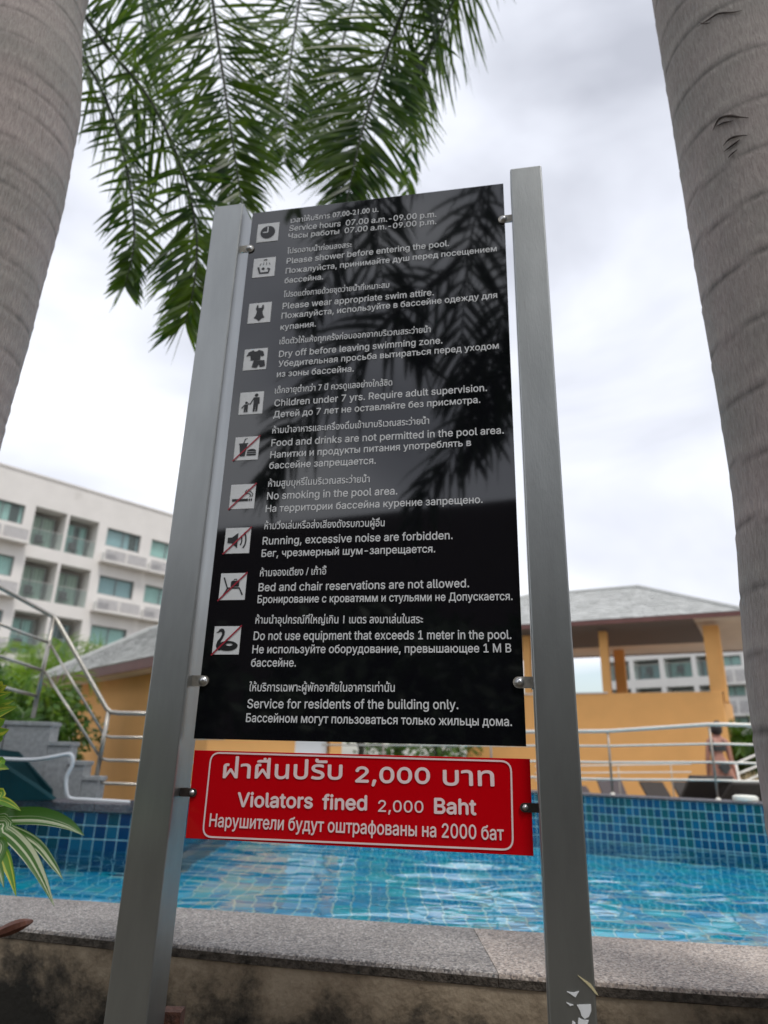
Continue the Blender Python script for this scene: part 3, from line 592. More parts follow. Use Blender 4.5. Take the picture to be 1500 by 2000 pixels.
# ------------------------------------------------------------------ palms
def catmull(P, n):
    P = [Vector(p) for p in P]; P = [P[0] * 2 - P[1]] + P + [P[-1] * 2 - P[-2]]; out_ = []
    segs = len(P) - 3
    for i in range(n + 1):
        t = i / n * segs; k = min(int(t), segs - 1); t -= k; a, b, c, d = P[k:k + 4]
        out_.append(.5 * ((2 * b) + (c - a) * t + (2 * a - 5 * b + 4 * c - d) * t * t + (3 * b - a - 3 * c + d) * t ** 3))
    return out_
def frond(parent, off, P, n=70, L=.5, wd=.032, start=.15, m=None, rm=None, droop=.55, rr=.016, rnd=None, plum=50, ang=.75):
    R = rnd or random; C = catmull(P, 60); N_ = len(C) - 1
    rad = [rr * (1 - .85 * k / N_) for k in range(N_ + 1)]
    rach = MB().tube(C, rad, 6).build('frond', rm or rachis_m, parent, off, smooth=True)
    b = MB(); tot = n
    for i in range(tot):
        for sd_ in (-1, 1):
            f = start + (1 - start) * (i + R.random() * .8) / tot; k = min(f * N_, N_ - .001); k0 = int(k); p = C[k0].lerp(C[k0 + 1], k - k0)
            t = (C[min(k0 + 1, N_)] - C[k0]).normalized(); up = Vector((0, 0, 1)); s_ = t.cross(up)
            if s_.length < .25: s_ = t.cross(Vector((0, -1, .3)))
            s_.normalize(); s_ = Matrix.Rotation(math.radians(R.uniform(-plum, plum)), 3, t) @ s_
            fr_ = (f - start) / (1 - start); l = L * (.42 + .58 * math.sin(PI * min(1, fr_ * 1.02 + .12)) ** .7) * R.uniform(.82, 1.1)
            d = (s_ * sd_ * (1 - .25 * fr_) + t * (ang + .45 * fr_) + Vector((R.uniform(-.1, .1), R.uniform(-.1, .1), R.uniform(-.08, .08)))).normalized()
            q = p.copy(); segs = 4; wv = (t - t.dot(d) * d); wv = wv.normalized() if wv.length > .05 else d.orthogonal().normalized(); wv = Matrix.Rotation(R.uniform(-.6, .6), 3, d) @ wv
            i0 = len(b.v); ws = [.35, 1, .9, .6, .06]
            for s2 in range(segs + 1):
                hw = wv * wd * .5 * ws[s2]; b.v.append(tuple(q - hw)); b.v.append(tuple(q + hw))
                d = (d + Vector((0, 0, -1)) * droop / segs * (s2 + .6) * .7).normalized(); q = q + d * l / segs
            for s2 in range(segs): a = i0 + s2 * 2; b.f.append((a, a + 1, a + 3, a + 2)); b.m.append(0)
    lo_ = b.build('leaflets', m or frond_m, rach, off); lo_['kind'] = 'stuff'
    return rach
def ptrunk(parent, off, axis, rings, H, seed):      # axis: list of (z, x, y, r)
    rn = random.Random(seed); b = MB(); seg = 80; rows = []; z = 0.
    def ax(z):
        for a, c in zip(axis, axis[1:]):
            if a[0] <= z <= c[0]: k = (z - a[0]) / (c[0] - a[0]); k = k * k * (3 - 2 * k); return [a[i] + (c[i] - a[i]) * k for i in range(1, 4)]
        return list(axis[-1][1:])
    zs = []; 
    rz = [r for r in rings]
    while z < H: zs.append(z); z += .018
    cols = []
    for z in zs:
        x, y, r = ax(z)
        for j in range(seg):
            a = 2 * PI * j / seg; wob = .02 * noise.noise(Vector((math.cos(a) * 1.4, math.sin(a) * 1.4, z * 1.3 + seed)))
            zz = z + wob; dn = min(rz, key=lambda q: abs(q - zz)); d = zz - dn
            nz = noise.noise(Vector((math.cos(a) * 9, math.sin(a) * 9, z * 3 + seed * 3)))
            prof = -.0025 * math.exp(-(d / .007) ** 2) + .0018 * math.exp(-((d + .02) / .015) ** 2)
            rr = r + prof + .0015 * nz
            b.v.append((x + rr * math.cos(a), y + rr * math.sin(a), z)); g_ = 1 - ((.40 if seed == 3 else .52) + .3 * nz) * math.exp(-(d / .0085) ** 2) + .14 * math.exp(-((d - .03) / .02) ** 2); cols.append(max(.3, g_))
    for k in range(len(zs) - 1):
        for j in range(seg): q = k * seg + j; w_ = k * seg + (j + 1) % seg; b.f.append((q, w_, w_ + seg, q + seg)); b.m.append(0)
    o = b.build('trunk', bark, parent, off, smooth=True); ca = o.data.color_attributes.new('ring', 'FLOAT_COLOR', 'POINT')
    ca.data.foreach_set('color', [c for g_ in cols for c in (g_, g_, g_, 1)]); return o
# left palm
LP = (-1.40, 1.9, 0); lp = thing('palm_tree', LP, 'tall palm with ringed grey trunk at the left edge, its fronds hanging behind the sign', 'palm tree')
ptrunk(lp, LP, [(0, -1.41, 1.9, .23), (2.4, -1.39, 1.9, .20), (2.9, -1.385, 1.9, .208), (3.35, -1.39, 1.9, .222), (3.7, -1.405, 1.9, .225), (4.35, -1.44, 1.9, .185), (6.4, -1.47, 1.9, .15)], [.35 + .105 * k + .02 * math.sin(k * 1.7) for k in range(60)], 6.4, 3)
MB().tube([(-1.47, 1.9, 6.38), (-1.47, 1.9, 6.7), (-1.48, 1.9, 7.2)], [.15, .16, .08], 24).build('crown_shaft', rachis_m, lp, LP, smooth=True)
RP = (1.16, 1.70, 0); rp = thing('palm_tree', RP, 'thick palm trunk with widely spaced ring scars at the right edge', 'palm tree')
rg = [1.5 + q for q in (2.42, 2.283, 2.068, 1.872, 1.681, 1.52, 1.34, 1.15, .96, .78, .6, .42, .25, .08, -.1, -.3, -.5, -.7, -.9, -1.1)] + [4.1 + .18 * k for k in range(16)]
rtx = .938
ptr = ptrunk(rp, RP, [(0, rtx + .215, 1.70, .245), (1.6, rtx + .215, 1.7, .24), (2.3, rtx + .228, 1.7, .215), (3.4, rtx + .225, 1.7, .222), (4.2, rtx + .215, 1.7, .218), (6.5, rtx + .2, 1.7, .17)], rg, 6.5, 11)
MB().tube([(rtx + .2, 1.7, 6.48), (rtx + .2, 1.7, 6.8), (rtx + .2, 1.7, 7.3)], [.17, .18, .08], 24).build('crown_shaft', rachis_m, rp, RP, smooth=True)
# gouges in the right trunk
scar_m = mat('bark_gouge', (.07, .052, .047), .95, var=.4, vscale=60)
def gouge(pts, wd):
    b = MB(); cx, cy = rtx + .222, 1.70; rad_ = .2235; q = []
    for (x, y) in pts:
        r = ray(x, y); ox, oy = EYE.x - cx, EYE.y - cy; A_ = r.x ** 2 + r.y ** 2; B_ = 2 * (ox * r.x + oy * r.y); C_ = ox * ox + oy * oy - rad_ ** 2; D_ = B_ * B_ - 4 * A_ * C_
        if D_ < 0: return
        q.append(EYE + r * ((-B_ - math.sqrt(D_)) / (2 * A_)))
    n = len(q); b.tube(catmull(q, n * 3), [wd * .7 * (.25 + math.sin(PI * k / (n * 3)) * random.uniform(.6, 1)) for k in range(n * 3 + 1)], 6); b.build('bark_gouge', scar_m, rp, RP)
gouge([(1392, 255), (1404, 232), (1424, 226), (1440, 228), (1462, 230)], .0045); gouge([(1398, 248), (1412, 240), (1432, 236)], .003); gouge([(1412, 285), (1424, 272), (1440, 266), (1460, 264)], .004); gouge([(1414, 296), (1430, 284), (1446, 272)], .004); gouge([(1422, 308), (1430, 300), (1440, 292)], .003)
gouge([(1362, 52), (1384, 38), (1404, 26), (1432, 24), (1450, 20)], .003); gouge([(1364, 44), (1376, 46), (1388, 44)], .002)
lc, rc_ = Vector((-1.47, 1.9, 7.0)), Vector((rtx + .2, 1.7, 7.0))
def A(x, y, D): return at(x, y, D)
rr_ = random.Random(5)
KW = dict(rnd=rr_, m=frond_m, droop=.17, rr=.019, rm=rachis_d)
FR = [(lp, LP, lc, (-1.6, 2.5, 7.6), [(20, -160, 3.1), (120, 40, 3.3), (205, 190, 3.35), (250, 340, 3.35), (262, 470, 3.35), (244, 560, 3.35)], 80, .40, .7, 60),
 (lp, LP, lc, (-1.5, 2.5, 7.6), [(60, -160, 3.1), (180, 50, 3.2), (290, 190, 3.25), (355, 330, 3.25), (383, 450, 3.25), (380, 550, 3.25), (362, 630, 3.25)], 110, .56, .75, 55),
 (lp, LP, lc, (-1.3, 2.4, 7.7), [(395, -160, 3.2), (418, 20, 3.35), (440, 180, 3.4), (458, 300, 3.42), (472, 400, 3.42)], 100, .60, .7, 45),
 (lp, LP, lc, (-1.2, 2.5, 7.7), [(250, -260, 3.7), (275, -60, 3.8), (305, 80, 3.8), (345, 230, 3.8)], 70, .55, .7, 50),
 (rp, RP, rc_, (.6, 2.6, 7.9), [(620, -220, 3.7), (590, -30, 3.8), (570, 100, 3.8), (560, 210, 3.8), (556, 320, 3.8)], 80, .58, .7, 50),
 (rp, RP, rc_, (.9, 2.2, 7.7), [(880, -170, 3.1), (800, -10, 3.2), (750, 120, 3.25), (712, 240, 3.25), (692, 320, 3.25), (676, 400, 3.25)], 115, .60, .75, 45),
 (rp, RP, rc_, (.9, 2.3, 7.6), [(970, -240, 3.2), (910, -60, 3.35), (868, 40, 3.4), (825, 140, 3.4), (790, 230, 3.4)], 90, .52, .75, 50),
 (rp, RP, rc_, (.7, 2.6, 7.9), [(760, -220, 3.9), (700, -30, 4.0), (665, 100, 4.0), (640, 220, 4.0), (625, 320, 4.0)], 70, .52, .7, 50)]
for pt, off, c, p1, P_, n_, L_, an_, pm_ in FR: frond(pt, off, [c, p1] + [A(*q) for q in P_], int(n_ * 1.95), L_ * 1.10, .0225, .2, plum=pm_, ang=an_ - .28, **KW)
# other fronds of both crowns, above and outside the frame
for pt, off, c in ((lp, LP, lc), (rp, RP, rc_)):
    for a in (100, 150, 200, 250, 300, 345):
        if pt is rp and a in (150, 200): continue
        a = math.radians(a + 8); d = Vector((math.cos(a), math.sin(a), 0))
        frond(pt, off, [c, c + d * .8 + Vector((0, 0, .8)), c + d * 1.9 + Vector((0, 0, .9)), c + d * 2.9 + Vector((0, 0, .2)), c + d * 3.3 + Vector((0, 0, -.8))], 36, .55, .04, .18, plum=50)

# ------------------------------------------------------------------ palm and trees behind the camera, mirrored in the black board
_n = (PFr.to_3x3() @ Vector((0, 1, 0))).normalized(); _po = PFr.translation
def mir(x, y, D): p = at(x, y, D); return p - 2 * (p - _po).dot(_n) * _n          # where a thing seen in the board really stands
bc = mir(1330, -80, 5.0)
BP = (bc.x, bc.y, 0); bp3 = thing('palm_tree', BP, 'palm behind the camera whose dark fronds are mirrored in the glossy black board', 'palm tree')
ptrunk(bp3, BP, [(0, bc.x, bc.y, .2), (bc.z, bc.x, bc.y, .14)], [.2 + .2 * k for k in range(30)], bc.z, 21)
for P_ in ([(1180, 150), (1000, 260), (930, 420), (905, 600), (905, 760), (925, 900)], [(1150, 60), (960, 180), (800, 280), (700, 400), (640, 540), (600, 640)], [(1200, 260), (1080, 420), (1000, 560), (960, 720), (960, 860)], [(1150, 0), (900, 120), (760, 330), (740, 500), (790, 640), (830, 720)], [(1250, 500), (1080, 640), (960, 780), (860, 920), (800, 1040)], [(1200, 200), (900, 500), (760, 620), (640, 760), (560, 860), (520, 960)]):
    frond(bp3, BP, [bc] + [mir(x, y, 4.6) for x, y in P_], 84, .70, .036, .2, m=frond_bk, rm=rachis_d, plum=60, droop=.4)
for a in (20, 80, 190, 260):
    a = math.radians(a); d = Vector((math.cos(a), math.sin(a), 0)); frond(bp3, BP, [bc, bc + d * .8 + Vector((0, 0, .8)), bc + d * 2 + Vector((0, 0, .8)), bc + d * 3 + Vector((0, 0, -.4))], 30, .6, .05, .18, m=frond_bk)
def leafmass(b, c, r, n, size, R=random, mi=0, shell=.55, flat=.0):
    for _ in range(n):
        while True:
            v = Vector((R.uniform(-1, 1), R.uniform(-1, 1), R.uniform(-1, 1)))
            if shell < v.length < 1: break
        l = v.length; nz = noise.noise(v * 2.2 + Vector(c)); 
        if nz < -.25: continue
        v = v * (1 + .35 * nz); p = Vector((c[0] + v.x * r[0], c[1] + v.y * r[1], c[2] + v.z * r[2]))
        d = Vector((R.uniform(-1, 1), R.uniform(-1, 1), R.uniform(-1, .6))).normalized(); s_ = d.orthogonal().normalized(); s_ = Matrix.Rotation(R.uniform(0, 6.3), 3, d) @ s_; z_ = size * R.uniform(.6, 1.3)
        b.face([p, p + d * z_ * .5 + s_ * z_ * .22, p + d * z_, p + d * z_ * .5 - s_ * z_ * .22], mi)
def tree(x, y, z0, h, w_, label, n=2500, size=.16, m=None, trunk=True, cat='tree', name='broadleaf_tree'):
    t = thing(name, (x, y, z0), label, cat); R = random.Random(int(x * 31 + y * 17 + h * 7)); b = MB()
    for k in range(7):
        a = R.uniform(0, 6.3); q = R.uniform(.1, .55); leafmass(b, (math.cos(a) * w_ * q, math.sin(a) * w_ * q, h * R.uniform(.45 if trunk else .3, .78)), (w_ * .5, w_ * .5, h * .24), n // 7, size, R)
    b.build('crown', m or bush_m, t)
    tb = MB().tube([(0, 0, 0), (.05, 0, h * .3), (0, .05, h * .6)], [.05 * h / 2.5, .04 * h / 2.5, .02 * h / 2.5], 8)
    for k in range(4): a = k * 1.6; tb.tube([(.03, 0, h * .3), (math.cos(a) * w_ * .3, math.sin(a) * w_ * .3, h * .55), (math.cos(a) * w_ * .5, math.sin(a) * w_ * .5, h * .7)], [.02 * h / 2.5, .015 * h / 2.5, .006], 6)
    tb.build('trunk', rachis_d, t, smooth=True); return t
for x, y, h, w_, lb in ((-6.4, -5.4, 3.9, 2.4, 'dark dense tree behind the camera, leftmost in its row'), (-3.2, -6.0, 3.6, 2.3, 'dark dense tree behind the camera, second from the left'), (-.2, -5.6, 3.9, 2.5, 'dark dense tree behind the camera, in the middle of its row'), (2.8, -6.1, 3.8, 2.4, 'dark dense tree behind the camera, fourth from the left'), (6.0, -5.4, 4.1, 2.5, 'dark dense tree behind the camera, rightmost in its row')):
    tree(x, y, 0, h, w_, lb, 5200, .30, hedge_m); 
bw = thing('building', (0, -9, 0), 'plain low building behind the camera and the row of dark trees', 'building'); MB().box((-16, -3, 0), (16, -2, 6.9)).build('wall', mat('brown_render', (.045, .035, .032), .9, var=.1, vscale=1), bw)

# ------------------------------------------------------------------ left hotel
def holes_wall(b, u0, u1, z0, z1, holes, y0, y1, mi=0):
    us = sorted({u0, u1} | {h[0] for h in holes} | {h[1] for h in holes}); zs = sorted({z0, z1} | {h[2] for h in holes} | {h[3] for h in holes})
    for a, c in zip(zs, zs[1:]):
        run = None
        for e0, e1 in zip(us, us[1:]):
            cu, cz = (e0 + e1) / 2, (a + c) / 2; solid = not any(h[0] < cu < h[1] and h[2] < cz < h[3] for h in holes)
            if solid: run = [e0, e1] if run is None else [run[0], e1]
            if (not solid or e1 == us[-1]) and run: b.box((run[0], y0, a), (run[1], y1, c), mi); run = None
def window(root, u0, u1, z0, z1, y, panes=2, cm=None):
    f = MB(); t = .05
    f.box((u0, y, z0), (u1, y + .08, z0 + t)); f.box((u0, y, z1 - t), (u1, y + .08, z1)); f.box((u0, y, z0 + t), (u0 + t, y + .08, z1 - t)); f.box((u1 - t, y, z0 + t), (u1, y + .08, z1 - t))
    for k in range(1, panes): c = u0 + (u1 - u0) * k / panes; f.box((c - .025, y, z0 + t), (c + .025, y + .08, z1 - t))
    w_ = f.build('window', frame_m, root)
    for k in range(panes):
        a = u0 + (u1 - u0) * k / panes + .03; c = u0 + (u1 - u0) * (k + 1) / panes - .03
        MB().box((a, y + .03, z0 + .04), (c, y + .036, z1 - .04)).build('pane', win_glass, w_)
    b = MB(); n = max(8, int((u1 - u0) / .045)); gap = random.random(); g0 = .4 + .5 * gap if random.random() < .5 else 2; g1 = g0 + .22
    for k in range(n):
        if g0 < k / n < g1: continue
        a, c = u0 + .03 + (u1 - u0 - .06) * k / n, u0 + .03 + (u1 - u0 - .06) * (k + 1) / n; ya, yb = y + .2 + .03 * math.sin(k * 1.3), y + .2 + .03 * math.sin((k + 1) * 1.3)
        b.face([(a, ya, z0), (c, yb, z0), (c, yb, z1), (a, ya, z1)])
    b.build('curtain', cm or random.choice(curtain_m), w_)
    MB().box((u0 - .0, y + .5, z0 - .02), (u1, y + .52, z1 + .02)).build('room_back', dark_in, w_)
def ac_ledge(root, u0, u1, z0, z1, m):
    b = MB().box((u0, -.62, z0), (u1, -.002, z0 + .13)); b.build('ledge', m, root)
    n = max(1, round((u1 - u0) / 1.5)); fr_ = MB(); sl = MB()
    for k in range(n):
        a = u0 + .05 + (u1 - u0 - .1) * k / n; c = u0 + .05 + (u1 - u0 - .1) * (k + 1) / n - .05
        fr_.box((a, -.60, z0 + .13), (a + .05, -.55, z1)); fr_.box((c - .05, -.60, z0 + .13), (c, -.55, z1)); fr_.box((a + .05, -.60, z1 - .05), (c - .05, -.55, z1))
        zz = z0 + .17
        while zz < z1 - .08: sl.box((a + .05, -.59, zz), (c - .05, -.56, zz + .055)); zz += .085
    s_ = fr_.build('screen', m, root); q = sl.build('slats', screen_m, s_); q['kind'] = 'stuff'
    MB().box((u0 + .1, -.45, z0 + .13), (u0 + .1 + .8, -.1, z0 + .6)).build('air_conditioner', cream_leg, root)
def bay(root, u0, u1, z0, z1, m, flip=False):
    D_ = 1.5; b = MB(); b.box((u0 - .12, .25, z0 - .15), (u0 - .0, D_, z1 + .15)); b.box((u1 + .0, .25, z0 - .15), (u1 + .12, D_, z1 + .15)); b.box((u0, .25, z1), (u1, D_, z1 + .15)); b.box((u0, .25, z0 - .15), (u1, D_, z0)); b.box((u0 - .12, D_, z0 - .15), (u1 + .12, D_ + .05, z1 + .15)); b.build('balcony', m, root)
    h = (z1 - z0) * .93; a = u0 + .05; c = u0 + (u1 - u0) * .86
    window(root, a, c, z0 + .02, z0 + .02 + (z1 - z0) * .88, D_ - .62, 2)
    bl = MB(); bl.box((u0 + .02, .08, z0 + .03), (u1 - .02, .092, z0 + 1.0)); g_ = bl.build('balcony_glass', bal_glass, root)
    MB().box((u0 + .01, .07, z0 + 1.0), (u1 - .01, .105, z0 + 1.03)).build('handrail', steel, g_)
    # folding chair and small table
    b = MB(); x = u0 + .55; 
    b.box((x, .5, z0 + .42), (x + .45, .9, z0 + .46)); b.box((x, .88, z0 + .42), (x + .45, .91, z0 + .9))
    for dx in (0, .42):
        for dy in (.5, .87): b.box((x + dx, dy, z0), (x + dx + .03, dy + .03, z0 + .42))
    b.build('balcony_chair', wicker2, root)
SC = 1.255
hp = at(0, 1400, 30); hp = EYE + (Vector((hp.x, hp.y, EYE.z)) - EYE) * SC; HF = (hp.x, hp.y, 0)
hotel = thing('hotel_building', HF, 'pale cream four-storey hotel with green curtained windows and glass balconies at left', 'building', 47.44)
Z = lambda z: 1.5 + z * SC
b = MB(); holes = []; Fh = 2.395
wins, bays, ledges = [], [], []
for fl in range(5):
    dz = -Fh * fl
    for (a, c) in ((-8.1, -6.3), (-2.55, -.72), (3.2, 5.0), (5.6, 7.4), (13.0, 14.8), (15.4, 17.2)): wins.append((a, c, 9.42 + dz, 10.32 + dz))
    for (a, c) in ((-5.9, -4.45), (-4.3, -2.85 - .2), (-.28, 1.17), (1.30, 2.74), (8.0, 9.45), (9.6, 11.05), (11.2, 12.6)): bays.append((a, c, 8.62 + dz, 10.44 + dz))
    if fl < 4:
        for (a, c) in ((-8.2, -6.2), (-2.8, -.42), (3.0, 5.35), (5.4, 7.6), (12.8, 15.1), (15.2, 17.4)): ledges.append((a, c, 8.50 + dz, 9.13 + dz))
holes = [(a * SC, c * SC, Z(z0), Z(z1)) for a, c, z0, z1 in wins + bays if Z(z0) > .3]
holes_wall(b, -11 * SC, 19 * SC, 0, Z(11.85), holes, 0, .25); b.box((-11 * SC, .25, Z(10.75)), (19 * SC, 9, Z(10.95))); b.box((-11 * SC - .1, -.06, Z(11.85)), (19 * SC + .1, .35, Z(11.85) + .12))
b.box((-11 * SC, 2.2, 0), (19 * SC, 9, Z(10.75))); b.build('wall', hotel_m, hotel)
random.seed(3)
for a, c, z0, z1 in wins:
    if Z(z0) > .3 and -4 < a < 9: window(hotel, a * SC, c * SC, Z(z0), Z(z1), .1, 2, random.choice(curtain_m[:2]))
for a, c, z0, z1 in bays:
    if Z(z0) > .3 and -5 < a < 9: bay(hotel, a * SC, c * SC, Z(z0), Z(z1), hotel_m)
for a, c, z0, z1 in ledges:
    if Z(z0) > .3 and -4 < a < 9: ac_ledge(hotel, a * SC, c * SC, Z(z0), Z(z1), hotel_m)

# ------------------------------------------------------------------ right hotel
vd = M @ Vector(((-800 - 750) / FPX, (1000 - 1437) / FPX, -1)); RANG2 = math.degrees(math.atan2(-vd.y, -vd.x))
rh0 = at(1190, 1450, 52); RH = frame(Vector((rh0.x, rh0.y, 0)), RANG2)
rho = thing('hotel_building', (rh0.x, rh0.y, 0), 'white hotel with balconies and grey screens seen under the pavilion roof at right', 'building', RANG2)
def r6(x, y): return onp(RH, 1000 + x / 3, 1100 + y / 3)
f1 = r6(720, 570)[1] - r6(720, 733)[1]; top1 = r6(720, 570)[1]; b = MB(); holes = []; W2 = []; B2 = []
cols_b = [(r6(565, 600)[0], r6(685, 600)[0]), (r6(710, 600)[0], r6(862, 600)[0]), (r6(890, 600)[0], r6(1052, 600)[0]), (r6(1080, 600)[0], r6(1190, 600)[0] + .3)]
cw = r6(1215, 560)[0], r6(1340, 560)[0]; dW = cols_b[1][0] - cols_b[0][0]
k6 = f1 * .70
for fl in range(-1, 5):
    zt = top1 - fl * f1; zb = zt - k6
    if zb < .3: continue
    if fl >= 0:
        for a, c in cols_b: B2.append((a, c, zb, zt))
        W2.append((cw[0], cw[1], zb + k6 * .42, zt - .12)); W2.append((cw[1] + 1, cw[1] + 1 + (cw[1] - cw[0]), zb + k6 * .42, zt - .12))
zt_roof = r6(800, 508)[1] + .5
holes = W2 + B2
holes_wall(b, cols_b[0][0] - .35, cw[1] + 14, 0, zt_roof, holes, 0, .25); b.box((cols_b[0][0] - .35, 2.2, 0), (cw[1] + 14, 10, zt_roof - .8)); b.box((cols_b[0][0] - .35, .25, zt_roof - .8), (cw[1] + 14, 10, zt_roof - .6)); b.build('wall', hotel_w, rho)
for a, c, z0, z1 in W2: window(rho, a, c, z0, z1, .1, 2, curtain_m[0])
for i, (a, c, z0, z1) in enumerate(B2):
    bay(rho, a, c, z0, z1, hotel_w)
    if i % 2: MB().box((a + .15, 1.1, z1 - .75), (a + .85, 1.42, z1 - .2)).build('air_conditioner', cream_leg, rho)
for a, c, z0, z1 in W2:
    if a > cw[0] - .1: ac_ledge(rho, a - .3, c + .9, z0 - 1.25, z0 - .25, hotel_w)

# ------------------------------------------------------------------ shingled hip roof
def tri_shingles(b, A_, B_, C_, D_, course, wd, R):      # quad roof plane A,B along the eave, D,C along the ridge
    A_, B_, C_, D_ = map(Vector, (A_, B_, C_, D_)); nrm = (B_ - A_).cross(D_ - A_).normalized()
    if nrm.z < 0: nrm = -nrm
    sl = ((D_ + C_) / 2 - (A_ + B_) / 2).length; n = max(2, int(sl / course)); e = (B_ - A_).normalized(); upv = nrm.cross(e); upv = upv if upv.z > 0 else -upv
    for k in range(n):
        t0, t1 = k / n, (k + 1) / n; p0, p1 = A_.lerp(D_, t0), B_.lerp(C_, t0); q0, q1 = A_.lerp(D_, t1), B_.lerp(C_, t1); L = (p1 - p0).length; m_n = max(1, int(L / wd)); o_ = R.random()
        for j in range(-1, m_n + 1):
            s0 = max(0, (j + o_) / m_n); s1 = min(1, (j + 1 + o_) / m_n)
            if s1 - s0 < .05 / m_n: continue
            h = .012 + R.random() * .008; a, c = p0.lerp(p1, s0), p0.lerp(p1, s1 - .06 / m_n); d, f = q0.lerp(q1, s1 - .06 / m_n), q0.lerp(q1, s0); mi = R.randrange(3)
            b.face([a + nrm * h, c + nrm * h, d + nrm * .003, f + nrm * .003], mi); b.face([a, c, c + nrm * h, a + nrm * h], mi)
def hip_roof(root, x0, x1, y0, y1, ze, rise, run, m_f, course=.16, wd=.22, ft=.22, seen=(1, 1), coffer=True, ridge_in=None, wall_in=.6):
    ri = ridge_in or (y1 - y0) / 2; ym = (y0 + y1) / 2; R0, R1 = Vector((x0 + ri, ym, ze + rise)), Vector((x1 - ri, ym, ze + rise)); e = [Vector((x0, y0, ze)), Vector((x1, y0, ze)), Vector((x1, y1, ze)), Vector((x0, y1, ze))]
    b = MB(); b.face([e[0], e[1], R1, R0]); b.face([e[1], e[2], R1]); b.face([e[2], e[3], R0, R1]); b.face([e[3], e[0], R0]); rf = b.build('roof', shingle_m[0], root); R = random.Random(4); s_ = MB()
    tri_shingles(s_, e[0], e[1], R1, R0, course, wd, R); tri_shingles(s_, e[1], e[2], R1, R1, course, wd, R); tri_shingles(s_, e[3], e[0], R0, R0, course, wd, R)
    q = s_.build('shingles', shingle_m, rf); q['kind'] = 'stuff'
    rc2 = MB(); 
    for a, c in ((e[0], R0), (e[1], R1), (R0, R1), (e[2], R1), (e[3], R0)): rc2.tube([a + Vector((0, 0, .02)), c + Vector((0, 0, .03))], .05, 6)
    rc2.build('ridge_cap', shingle_m[1], rf)
    f = MB(); t = .04
    f.box((x0 - .0, y0, ze - ft), (x1, y0 + t, ze - .004)); f.box((x0, y1 - t, ze - ft), (x1, y1, ze - .004)); f.box((x0, y0 + t, ze - ft), (x0 + t, y1 - t, ze - .004)); f.box((x1 - t, y0 + t, ze - ft), (x1, y1 - t, ze - .004)); f.build('fascia', m_f, root)
    # soffit planks around, each plank running away from the fascia
    zs_ = ze - ft + .03
    def planks(a0, a1, b0, b1, along):
        p = MB(); k = a0
        while k < a1:
            kk = min(k + .105, a1)
            if along == 'x': p.box((k, b0, zs_), (kk - .012, b1, zs_ + .02))
            else: p.box((b0, k, zs_), (b1, kk - .012, zs_ + .02))
            k += .115
        o = p.build('soffit', soffit_m, root); return o
    wi = wall_in
    planks(y0 + wi, y1 - wi, x1 - wi, x1 - t, 'y'); planks(y0 + wi, y1 - wi, x0 + t, x0 + wi, 'y'); planks(y0 + t, y0 + wi, x0 + t, x1 - t, 'y'); planks(y1 - wi, y1 - t, x0 + t, x1 - t, 'y')
    return zs_

# ------------------------------------------------------------------ pavilion
FR_ = atz(1455, 1192, 1.5 + 3.0); FL_ = atz(1115, 1214, 1.5 + 3.0); PANG = math.degrees(math.atan2(FR_.y - FL_.y, FR_.x - FL_.x))
PFm = frame(Vector((FR_.x, FR_.y, 0)), PANG); pav = thing('pavilion', (FR_.x, FR_.y, 0), 'orange raised pavilion with grey shingled hip roof on orange columns at right', 'pavilion', PANG)
inv = PFm.inverted(); br_ = inv @ atz(1461, 1266, 4.5 - .02); PD = br_.y
print('pav', PANG, br_)
L_p = 7.6
zs_ = hip_roof(pav, -L_p, 0, 0, PD, 4.5, 1.25, 0, fascia_m, .17, .24, .10, ridge_in=2.35, wall_in=1.0)
MB().box((-L_p + 1.0, .06, 4.405), (-1.0, 3.3, 4.425)).build('ceiling', mat('ceiling_shaded', (.14, .125, .12), .8), pav)  # front half coloured dark: the shade under the eaves is painted in
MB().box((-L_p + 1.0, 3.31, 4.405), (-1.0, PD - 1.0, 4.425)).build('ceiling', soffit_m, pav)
def pcol(xl, yl, w_, zb, m): MB().box((xl - w_ / 2, yl - w_ / 2, zb), (xl + w_ / 2, yl + w_ / 2, 4.42)).build('column', m, pav)
fpl = inv @ at(1400, 1340, 14.0)
wall_y = .55
WFm = frame(PFm @ Vector((0, wall_y, 0)), PANG)
ux = lambda x, y: onp(WFm, x, y)
wl = ux(1035, 1357)[0] - 1.6; wr = ux(1415, 1387)[0]; wt = ux(1260, 1353)[1]
print('wall', wl, wr, wt, ux(1135, 1357), ux(1385, 1350))
MB().box((wl, wall_y, .55), (wr, wall_y + .2, wt)).box((wr - .2, wall_y + .2, .55), (wr, PD - .6, wt)).box((wl, wall_y + .2, .55), (wl + .2, PD - .6, wt)).box((wl + .2, wall_y + .2, wt - 1.0), (wr - .2, PD - .6, wt - .9)).build('wall', orange, pav, bevel=.01)
MB().box((wl - .0, wall_y - .02, wt), (ux(1187, 1357)[0], wall_y + .22, wt + .03)).build('wall_cap', cream_leg, pav)
c1 = ux(1181, 1300)[0]; c2 = ux(1392, 1290)[0]
for cx_, w_ in ((c1, .17), (c2, .24)): MB().box((cx_ - w_ / 2, wall_y + .01, wt), (cx_ + w_ / 2, wall_y + .2, 4.34)).build('column', orange, pav)
MB().box((c2 + .121, wall_y + .02, wt - .2), (c2 + .19, wall_y + .45, 4.34)).build('column', orange, pav)
bf = frame(PFm @ Vector((0, PD - 1.2, 0)), PANG); c3 = onp(bf, 1209, 1290)[0]
MB().box((c3 - .13, PD - 1.2, wt - .5), (c3 + .13, PD - 1.0, 4.42)).build('column', orange, pav)
cl_ = ux(1046, 1300)[0]
MB().box((cl_ - .3, wall_y + .01, wt), (cl_ - .13, wall_y + .2, 4.34)).build('column', orange, pav)

